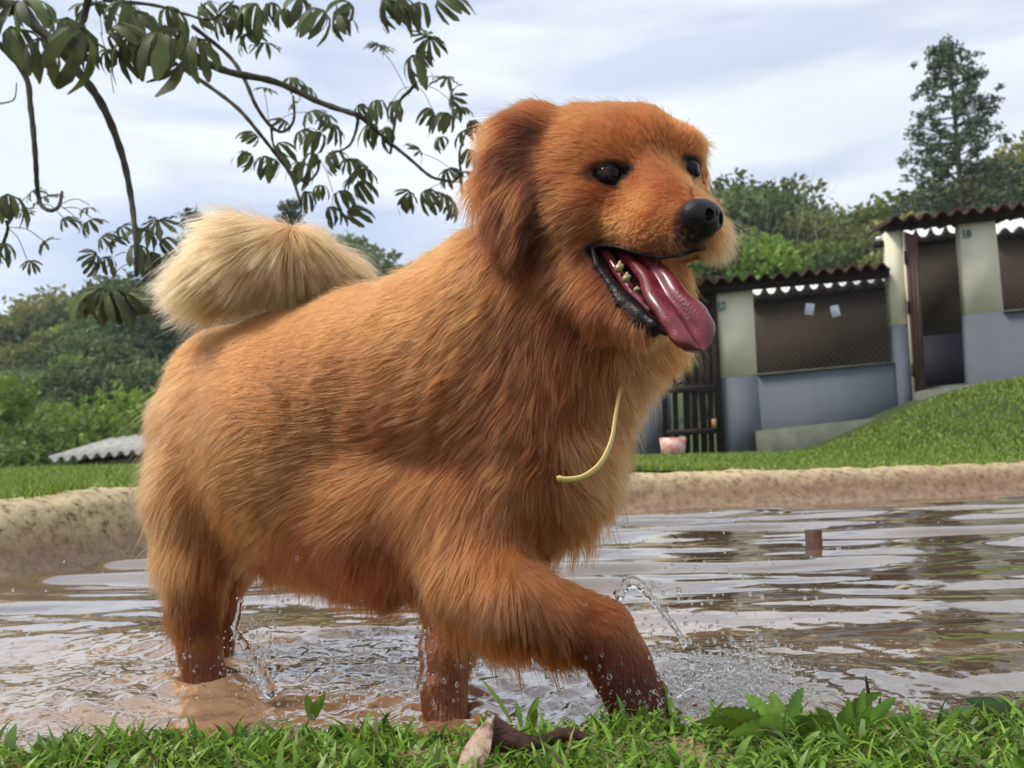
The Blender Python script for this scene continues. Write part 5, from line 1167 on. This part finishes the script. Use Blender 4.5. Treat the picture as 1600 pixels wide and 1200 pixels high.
for nm, msk, mt in (('tail_fur', ti_tail, m_fur), ('ear_fur', isear, m_fur), ('face_fur', ishead & ~ti_tail, m_fur), ('wet_leg_fur', iswet & ~isear & ~ishead, m_wet), ('coat_fur', ~(ti_tail | isear | ishead | iswet), m_fur)):
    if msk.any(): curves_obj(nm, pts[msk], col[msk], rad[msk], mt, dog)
# ---------------------------------------------------------------- eyes, nose, tongue, lips, teeth, collar
m_eye, nt, b = material('eye'); at = N(nt, 'ShaderNodeAttribute', attribute_name='tint'); nt.links.new(at.outputs['Color'], b.inputs['Base Color'])
b.inputs['Roughness'].default_value = 0.03; b.inputs['IOR'].default_value = 1.27
m_lid, nt, b = material('eyelid rim'); b.inputs['Base Color'].default_value = (0.009, 0.006, 0.005, 1); b.inputs['Roughness'].default_value = 0.6; b.inputs['Specular IOR Level'].default_value = 0.08
def uvsphere(c, r, n=28, m=20):
    th = np.linspace(0, math.pi, m); ph = np.arange(n) * 2 * math.pi / n
    V = np.array([(math.sin(a) * math.cos(b2), math.sin(a) * math.sin(b2), math.cos(a)) for a in th for b2 in ph])
    F = [(i * n + j, (i + 1) * n + j, (i + 1) * n + (j + 1) % n, i * n + (j + 1) % n) for i in range(m - 1) for j in range(n)]
    return V * r + c, np.array(F), V
for c, r, nn, U, Vv in EYE5:
    V, F, D = uvsphere(c, r, 48, 36)
    me = mesh_np('eye', V, F, True); gz_ = np.array((0.34, -0.93, 0.10)); gz_ /= np.linalg.norm(gz_); q = D @ gz_
    C = np.tile((0.018, 0.010, 0.008), (len(V), 1)).astype(float)
    C[q > 0.66] = (0.034, 0.013, 0.006); C[q > 0.90] = (0.002, 0.002, 0.002)
    vcol(me, 'tint', C)
    link('eye', me, m_eye, dog)
    # almond-shaped skin round the opening
    nt_, ns2 = 56, 9; LVt = []
    for j in range(ns2):
        s2 = j / (ns2 - 1)
        for i_ in range(nt_):
            t_ = 2 * math.pi * i_ / nt_; co, si = math.cos(t_), math.sin(t_)
            ax = 1.25 + 1.1 * s2; ay = (0.40 if si > 0 else 0.44) + 0.60 * s2
            e_ = abs(co) ** 5 * (1 - s2)
            v_ = nn + U * co * ax * (1 + .10 * e_) + Vv * (si * ay * (1 - .35 * e_) - .16 * co * (1 - s2 * .5))
            v_ /= np.linalg.norm(v_)
            LVt.append(c + v_ * r * (1.015 + .06 * math.sin(min(1, s2 * 2.2) * math.pi * .5) - .10 * max(0, s2 - .45)))
    LF = [(j * nt_ + i_, j * nt_ + (i_ + 1) % nt_, (j + 1) * nt_ + (i_ + 1) % nt_, (j + 1) * nt_ + i_) for j in range(ns2 - 1) for i_ in range(nt_)]
    link('eyelid', mesh_np('eyelid', np.array(LVt), np.array(LF), True), m_lid, dog)
# nose leather
fw = np.array((0.66, -0.75, 0.0)); nb = basis(fw)
NC = P(1096, 342, 0.824)
lat = nb[0] if nb[0] @ CR > 0 else -nb[0]; upv = nb[2]; fwn = nb[1]
def npt(a, f_, u_): return NC + lat * a + fwn * f_ + upv * u_
nose_pr = [el(npt(0, 0, 0.003), (0.0265, 0.0185, 0.0172), nb), el(npt(0, 0.004, -0.006), (0.012, 0.0135, 0.013), nb),
           el(npt(-0.014, 0.002, -0.003), (0.0095, 0.011, 0.0095), nb), el(npt(0.014, 0.002, -0.003), (0.0095, 0.011, 0.0095), nb)]
nose_pr.append(rc(npt(0, 0.003, -0.012), npt(0, -0.006, -0.017), 0.010, 0.008))
def nose_fn(p):
    d = union(nose_pr, p, 0.0018)
    for s_ in (-1, 1):
        d = smax(d, -ev(el(npt(s_ * 0.0095, 0.0165, -0.0015), (0.0048, 0.008, 0.0058), nb), p), 0.0015)
        d = smax(d, -ev(rc(npt(s_ * 0.012, 0.013, -0.004), npt(s_ * 0.022, 0.003, -0.005), 0.0022, 0.0010), p), 0.001)
    d = smax(d, -ev(rc(npt(0, 0.0185, 0.004), npt(0, 0.012, -0.024), 0.0009, 0.0009), p), 0.001)
    return d
m_nose, nt, b = material('nose leather'); b.inputs['Base Color'].default_value = (0.006, 0.0055, 0.007, 1); b.inputs['Roughness'].default_value = 0.42; b.inputs['Specular IOR Level'].default_value = 0.3
vo = N(nt, 'ShaderNodeTexVoronoi', {'Scale': 700.0}); tcn = N(nt, 'ShaderNodeTexCoord'); nt.links.new(tcn.outputs['Object'], vo.inputs['Vector'])
bp = N(nt, 'ShaderNodeBump', {'Strength': 0.55, 'Distance': 0.0008}); nt.links.new(vo.outputs['Distance'], bp.inputs['Height']); nt.links.new(bp.outputs[0], b.inputs['Normal'])
solid('nose', nose_pr, 0.0018, 0.0011, m_nose, dog, nose_fn, 0.006)
# lips
m_lip = noisy('lip', [(0.35, (0.006, 0.005, 0.006)), (0.7, (0.018, 0.012, 0.014))], 120, 0.34, 0.6, 260, spec=0.18, bdist=0.002)
low = [B(925, 388, 0.899, 4), B(933, 416, 0.890, 6), B(955, 446, 0.878, 8), B(978, 472, 0.863, 9), B(1000, 492, 0.850, 11), B(1022, 508, 0.839, 10), B(1042, 516, 0.834, 8), B(1062, 505, 0.852, 6)]
low2 = [B(945, 440, 0.885, 6), B(970, 474, 0.864, 8), B(996, 503, 0.85, 9), B(1022, 520, 0.842, 7)]
upp = [B(925, 388, 0.899, 4), B(940, 384, 0.896, 3), B(960, 385, 0.884, 3), B(985, 392, 0.872, 2.8), B(1010, 399, 0.860, 2.6), B(1035, 402, 0.850, 2.6), B(1062, 399, 0.845, 3), B(1080, 390, 0.845, 6), B(1098, 388, 0.846, 5)]
solid('lower_lip', chain(*low) + chain(*low2), 0.0015, 0.0014, m_lip, dog)
solid('upper_lip', chain(*upp), 0.001, 0.0014, m_lip, dog)
m_gum, nt, b = material('mouth lining'); b.inputs['Base Color'].default_value = (0.20, 0.035, 0.04, 1); b.inputs['Roughness'].default_value = 0.2; b.inputs['Coat Weight'].default_value = 0.5
solid('gum', chain(B(940, 384, 0.915, 8), B(950, 400, 0.91, 9), B(965, 425, 0.895, 8), B(990, 460, 0.875, 8), B(1015, 485, 0.86, 8)), 0.001, 0.0015, m_gum, dog)
# tongue: a grooved, curling blade
cl = spline([P(965, 392, 0.925), P(995, 405, 0.893), P(1020, 428, 0.866), P(1040, 462, 0.842), P(1066, 492, 0.826), P(1084, 520, 0.818), P(1096, 549, 0.817)], 12)
nl = len(cl); tt = np.linspace(0, 1, nl)
hw = np.interp(tt, [0, .15, .35, .55, .70, .82, .90, .96, 1.0], [.010, .0135, .0185, .0235, .0262, .0262, .0230, .0165, .004])
T = np.gradient(cl, axis=0); T /= np.linalg.norm(T, axis=1, keepdims=True)
latd = CR * 0.74 + CU * 0.50 + CF * 0.32
NS = 24; TV = []
for i in range(nl):
    Lt = latd - T[i] * (latd @ T[i]); Lt /= np.linalg.norm(Lt); Nn = np.cross(Lt, T[i]); Nn = Nn if Nn @ (-CF) > 0 else -Nn
    s_ = np.linspace(-1, 1, NS)
    wob = 0.06 * math.sin(tt[i] * 19) * np.sign(s_) * np.abs(s_) ** 2
    depth = np.interp(tt[i], [0, .25, .8, .93, 1], [.001, .004, .0085, .0045, 0.0])
    top = -depth * np.exp(-(s_ / 0.26) ** 2) + 0.0035 * s_ ** 2 * np.sin(tt[i] * 3) + 0.0045 * (1 - s_ ** 4) - 0.0035 * np.clip(np.abs(s_) - .62, 0, 1) ** 2 * 6
    th_ = 0.0048 * np.sqrt(np.clip(1 - s_ ** 4, 0, 1)) * (1 - 0.5 * max(0, tt[i] - .9) * 10)
    xs = s_ * hw[i] * (1 + 0.03 * math.sin(tt[i] * 31))
    up_ = cl[i] + Lt * xs[:, None] + Nn * (top + th_ * .5 + wob * 0.02)[:, None]
    dn_ = cl[i] + Lt * xs[::-1][:, None] + Nn * (top - th_ * .5 + wob * 0.02)[::-1][:, None]
    TV.append(np.vstack([up_, dn_]))
nr = 2 * NS; TF = [(i * nr + j, i * nr + (j + 1) % nr, (i + 1) * nr + (j + 1) % nr, (i + 1) * nr + j) for i in range(nl - 1) for j in range(nr)]
m_tg, nt, b = material('tongue'); tcn = N(nt, 'ShaderNodeTexCoord')
n1 = N(nt, 'ShaderNodeTexNoise', {'Scale': 45.0, 'Detail': 4.0}); nt.links.new(tcn.outputs['Object'], n1.inputs['Vector'])
nt.links.new(ramp(nt, n1.outputs[0], [(0.35, (0.12, 0.009, 0.014)), (0.65, (0.22, 0.028, 0.038))]), b.inputs['Base Color'])
b.inputs['Roughness'].default_value = 0.35; b.inputs['Coat Weight'].default_value = 0.4; b.inputs['Coat Roughness'].default_value = 0.16; b.inputs['Specular IOR Level'].default_value = 0.35
b.inputs['Subsurface Weight'].default_value = 0.0; b.inputs['Subsurface Scale'].default_value = 0.006
n2 = N(nt, 'ShaderNodeTexNoise', {'Scale': 420.0, 'Detail': 4.0}); nt.links.new(tcn.outputs['Object'], n2.inputs['Vector'])
bp = N(nt, 'ShaderNodeBump', {'Strength': 0.55, 'Distance': 0.0014}); nt.links.new(n2.outputs[0], bp.inputs['Height']); nt.links.new(bp.outputs[0], b.inputs['Normal'])
link('tongue', mesh_np('tongue', np.vstack(TV), np.array(TF), True), m_tg, dog)
m_tooth, nt, b = material('tooth'); b.inputs['Base Color'].default_value = (0.30, 0.23, 0.11, 1); b.inputs['Roughness'].default_value = 0.25
for px, py, d, w, h in ((969, 414, .880, 6.5, 9), (980, 431, .870, 6, 8), (996, 450, .857, 3.5, 4)):
    a = P(px - 2, py + h * .6, d); solid('tooth', [rc(a, P(px, py - h * .5, d), pxr(w, d), pxr(w * .45, d)), rc(a, P(px + 4, py + 1, d - .003), pxr(w * .8, d), pxr(w * .4, d))], 0.001, 0.0008, m_tooth, dog, pad=0.004)
# whiskers
wp = []
for _ in range(34):
    k_ = rng.random()
    a = P(1015 + 50 * k_, 352 + 28 * rng.random(), 0.853 - 0.02 * k_)
    d0 = -CF * 0.55 + CR * rng.uniform(-.5, .9) + CU * rng.uniform(-.8, .1)
    if k_ > .75: d0 = CR * 1 + CU * rng.uniform(-.3, .5) - CF * .2
    L_ = rng.uniform(0.018, 0.045); tq = np.linspace(0, 1, 7)[:, None]
    wp.append(a + d0 / np.linalg.norm(d0) * L_ * tq - np.array((0, 0, 1)) * 0.012 * tq ** 2)
wp = np.array(wp)
curves_obj('whiskers', wp, np.tile((0.05, 0.02, 0.01), (len(wp), 1)), np.tile(np.array([1, .9, .8, .7, .5, .3, .1]) * 0.00013, (len(wp), 1)), m_fur, dog)
# flea collar whose loose end swings out of the chest fur
m_col, nt, b = material('collar'); b.inputs['Base Color'].default_value = (0.80, 0.60, 0.24, 1); b.inputs['Roughness'].default_value = 0.4
cp = spline([P(978, 580, 1.0), P(968, 615, 0.955), P(962, 650, 0.93), P(955, 690, 0.912), P(938, 725, 0.902), P(912, 745, 0.90), P(885, 750, 0.902), P(870, 747, 0.905)], 8)
T = np.gradient(cp, axis=0); T /= np.linalg.norm(T, axis=1, keepdims=True); mb = MB(); rings = []
for i, (p_, t_) in enumerate(zip(cp, T)):
    w_ = CF * 0.5 - CU * 0.75 + CR * 0.35; w_ = w_ - t_ * (w_ @ t_); w_ /= np.linalg.norm(w_); n_ = np.cross(w_, t_)
    k_ = i / (len(cp) - 1); hw_ = 0.0036 + 0.0014 * max(0, k_ - .75) * 4
    if k_ > .97: hw_ *= .6
    rings.append([p_ + w_ * hw_ + n_ * .0008, p_ - w_ * hw_ + n_ * .0008, p_ - w_ * hw_ - n_ * .0008, p_ + w_ * hw_ - n_ * .0008])
for a_, b2 in zip(rings[:-1], rings[1:]): pass
Vc = np.array(rings).reshape(-1, 3); n_ = len(rings)
mb.add(Vc, [(i * 4 + j, i * 4 + (j + 1) % 4, (i + 1) * 4 + (j + 1) % 4, (i + 1) * 4 + j) for i in range(n_ - 1) for j in range(4)] + [(3, 2, 1, 0), tuple((n_ - 1) * 4 + j for j in range(4))])
collar = mb.build('collar', m_col, None, False)
tag(collar, 'thin yellow collar strap, its loose end curling out of the chest fur of the dog', 'collar')
# ---------------------------------------------------------------- splashes and drops
m_drop = bpy.data.materials.new('clear water'); m_drop.use_nodes = True; nt = m_drop.node_tree; b = nt.nodes['Principled BSDF']
b.inputs['Base Color'].default_value = (1, 1, 1, 1); b.inputs['Transmission Weight'].default_value = 1; b.inputs['IOR'].default_value = 1.333; b.inputs['Roughness'].default_value = 0.0
_c, _s, _F = None, None, None
bm_ = uvsphere(np.zeros(3), 1.0, 10, 8); SV, SF = bm_[0], bm_[1]
def drops(name, C, S, label, cat):
    n = len(C); r = rng; st = 1 + .35 * r.random((n, 1)) * np.array((0, 0, 1)) + .12 * r.normal(size=(n, 3))
    V = (SV[None] * (S[:, None] * st)[:, None, :] + C[:, None]).reshape(-1, 3); F = (SF[None] + (np.arange(n) * len(SV))[:, None, None]).reshape(-1, 4)
    o = link(name, mesh_np(name, V, F, True), m_drop); tag(o, label, cat, kind='stuff'); return o
def cloud(px, py, sx, sy, n, d, sd, smin, smax, r=rng):
    x = r.normal(px, sx, n); y = r.normal(py, sy, n); dd = r.normal(d, sd, n); C = Parr(x, y, dd); S = smin + (smax - smin) * r.random(n) ** 2.5
    k = C[:, 2] > .002; return C[k], S[k]
def join(*a): return np.concatenate([q[0] for q in a]), np.concatenate([q[1] for q in a])
C, S = join(cloud(1110, 985, 90, 60, 320, .97, .05, .0005, .0026), cloud(1130, 1060, 60, 28, 1500, .97, .045, .0004, .0024), cloud(1170, 1070, 45, 22, 900, .965, .04, .0005, .0026), cloud(1010, 1090, 60, 22, 380, .94, .03, .0004, .0024), cloud(900, 1060, 80, 30, 60, .93, .03, .0006, .0030), cloud(1000, 880, 130, 60, 60, 1.0, .08, .0006, .0026), cloud(1250, 850, 160, 60, 40, 1.1, .15, .0006, .0016))
drops('splash_drops', C, S, 'clear water drops flung up around the striding front paw', 'drops')
C, S = join(cloud(670, 1060, 40, 40, 110, .98, .03, .0005, .0024), cloud(560, 1065, 90, 34, 600, 1.0, .06, .0004, .0026), cloud(520, 1000, 110, 50, 60, 1.05, .08, .0005, .0022))
drops('splash_drops', C, S, 'clear water drops between the standing foreleg and the belly', 'drops')
C, S = join(cloud(280, 1045, 60, 26, 130, 1.14, .05, .0004, .0020), cloud(400, 1020, 22, 40, 330, 1.08, .03, .0004, .0024), cloud(120, 1000, 110, 50, 50, 1.15, .1, .0005, .0018))
drops('splash_drops', C, S, 'clear water drops around the hind leg', 'drops')
def jet(name, pts_, rad, seed, label):
    r = np.random.default_rng(seed); q = spline(pts_, 9); n = len(q); rr = np.interp(np.linspace(0, 1, n), np.linspace(0, 1, len(rad)), rad) * (1 + .35 * np.sin(np.arange(n) * 1.3 + seed) + .2 * r.normal(size=n)).clip(.35, 1.8)
    pr = [rc(q[i], q[i + 1], rr[i], rr[i + 1]) for i in range(n - 1)]
    for _ in range(14):
        c = q[r.integers(n)] + r.normal(size=3) * .006; pr.append(rc(c, c + r.normal(size=3) * .003, r.uniform(.0010, .0028), r.uniform(.0007, .002)))
    o, _ = solid(name, pr, .0012, .0009, m_drop, None, pad=.004); tag(o, label, 'splash', kind='stuff')
d = .965
jet('water_splash', [P(962, 958, d), P(968, 930, d), P(985, 910, d), P(1000, 915, d), P(1020, 938, d), P(1045, 968, d), P(1062, 992, d), P(1072, 1008, d)], [.0024, .0030, .0042, .0036, .0024, .0022, .0016, .0009], 3, 'thin arching jet of water above the striding front paw')
d = 1.07
jet('water_splash', [P(376, 935, d), P(372, 965, d), P(368, 985, d), P(385, 1010, d), P(402, 1040, d), P(415, 1065, d), P(424, 1085, d)], [.0010, .0020, .0028, .0040, .0048, .0055, .0065], 5, 'rising ribbon of splashed water behind the hind leg')
d = .955
jet('water_splash', [P(1045, 1095, d), P(1075, 1070, d), P(1110, 1050, d), P(1140, 1042, d)], [.004, .003, .002, .001], 8, 'low sheet of splashed water right of the striding front paw')
jet('water_splash', [P(655, 1075, 1.0), P(662, 1040, 1.0), P(658, 1010, 1.0), P(664, 985, 1.0)], [.004, .003, .002, .001], 9, 'short spurt of water left of the standing foreleg')
# ---------------------------------------------------------------- faint haze over the far woods
m_hz = bpy.data.materials.new('haze'); m_hz.use_nodes = True; nt = m_hz.node_tree; nt.nodes.clear(); o_ = N(nt, 'ShaderNodeOutputMaterial')
v_ = N(nt, 'ShaderNodeVolumePrincipled'); v_.inputs['Color'].default_value = (0.96, 0.98, 1.0, 1); v_.inputs['Density'].default_value = 0.0006; nt.links.new(v_.outputs[0], o_.inputs['Volume'])
zmax = 44.0; mb = MB(); mb.box((0, 447, (zmax - 60) / 2), (960, 480, (zmax + 60) / 2)); hz = mb.build('haze', m_hz); tag(hz, kind='stuff')
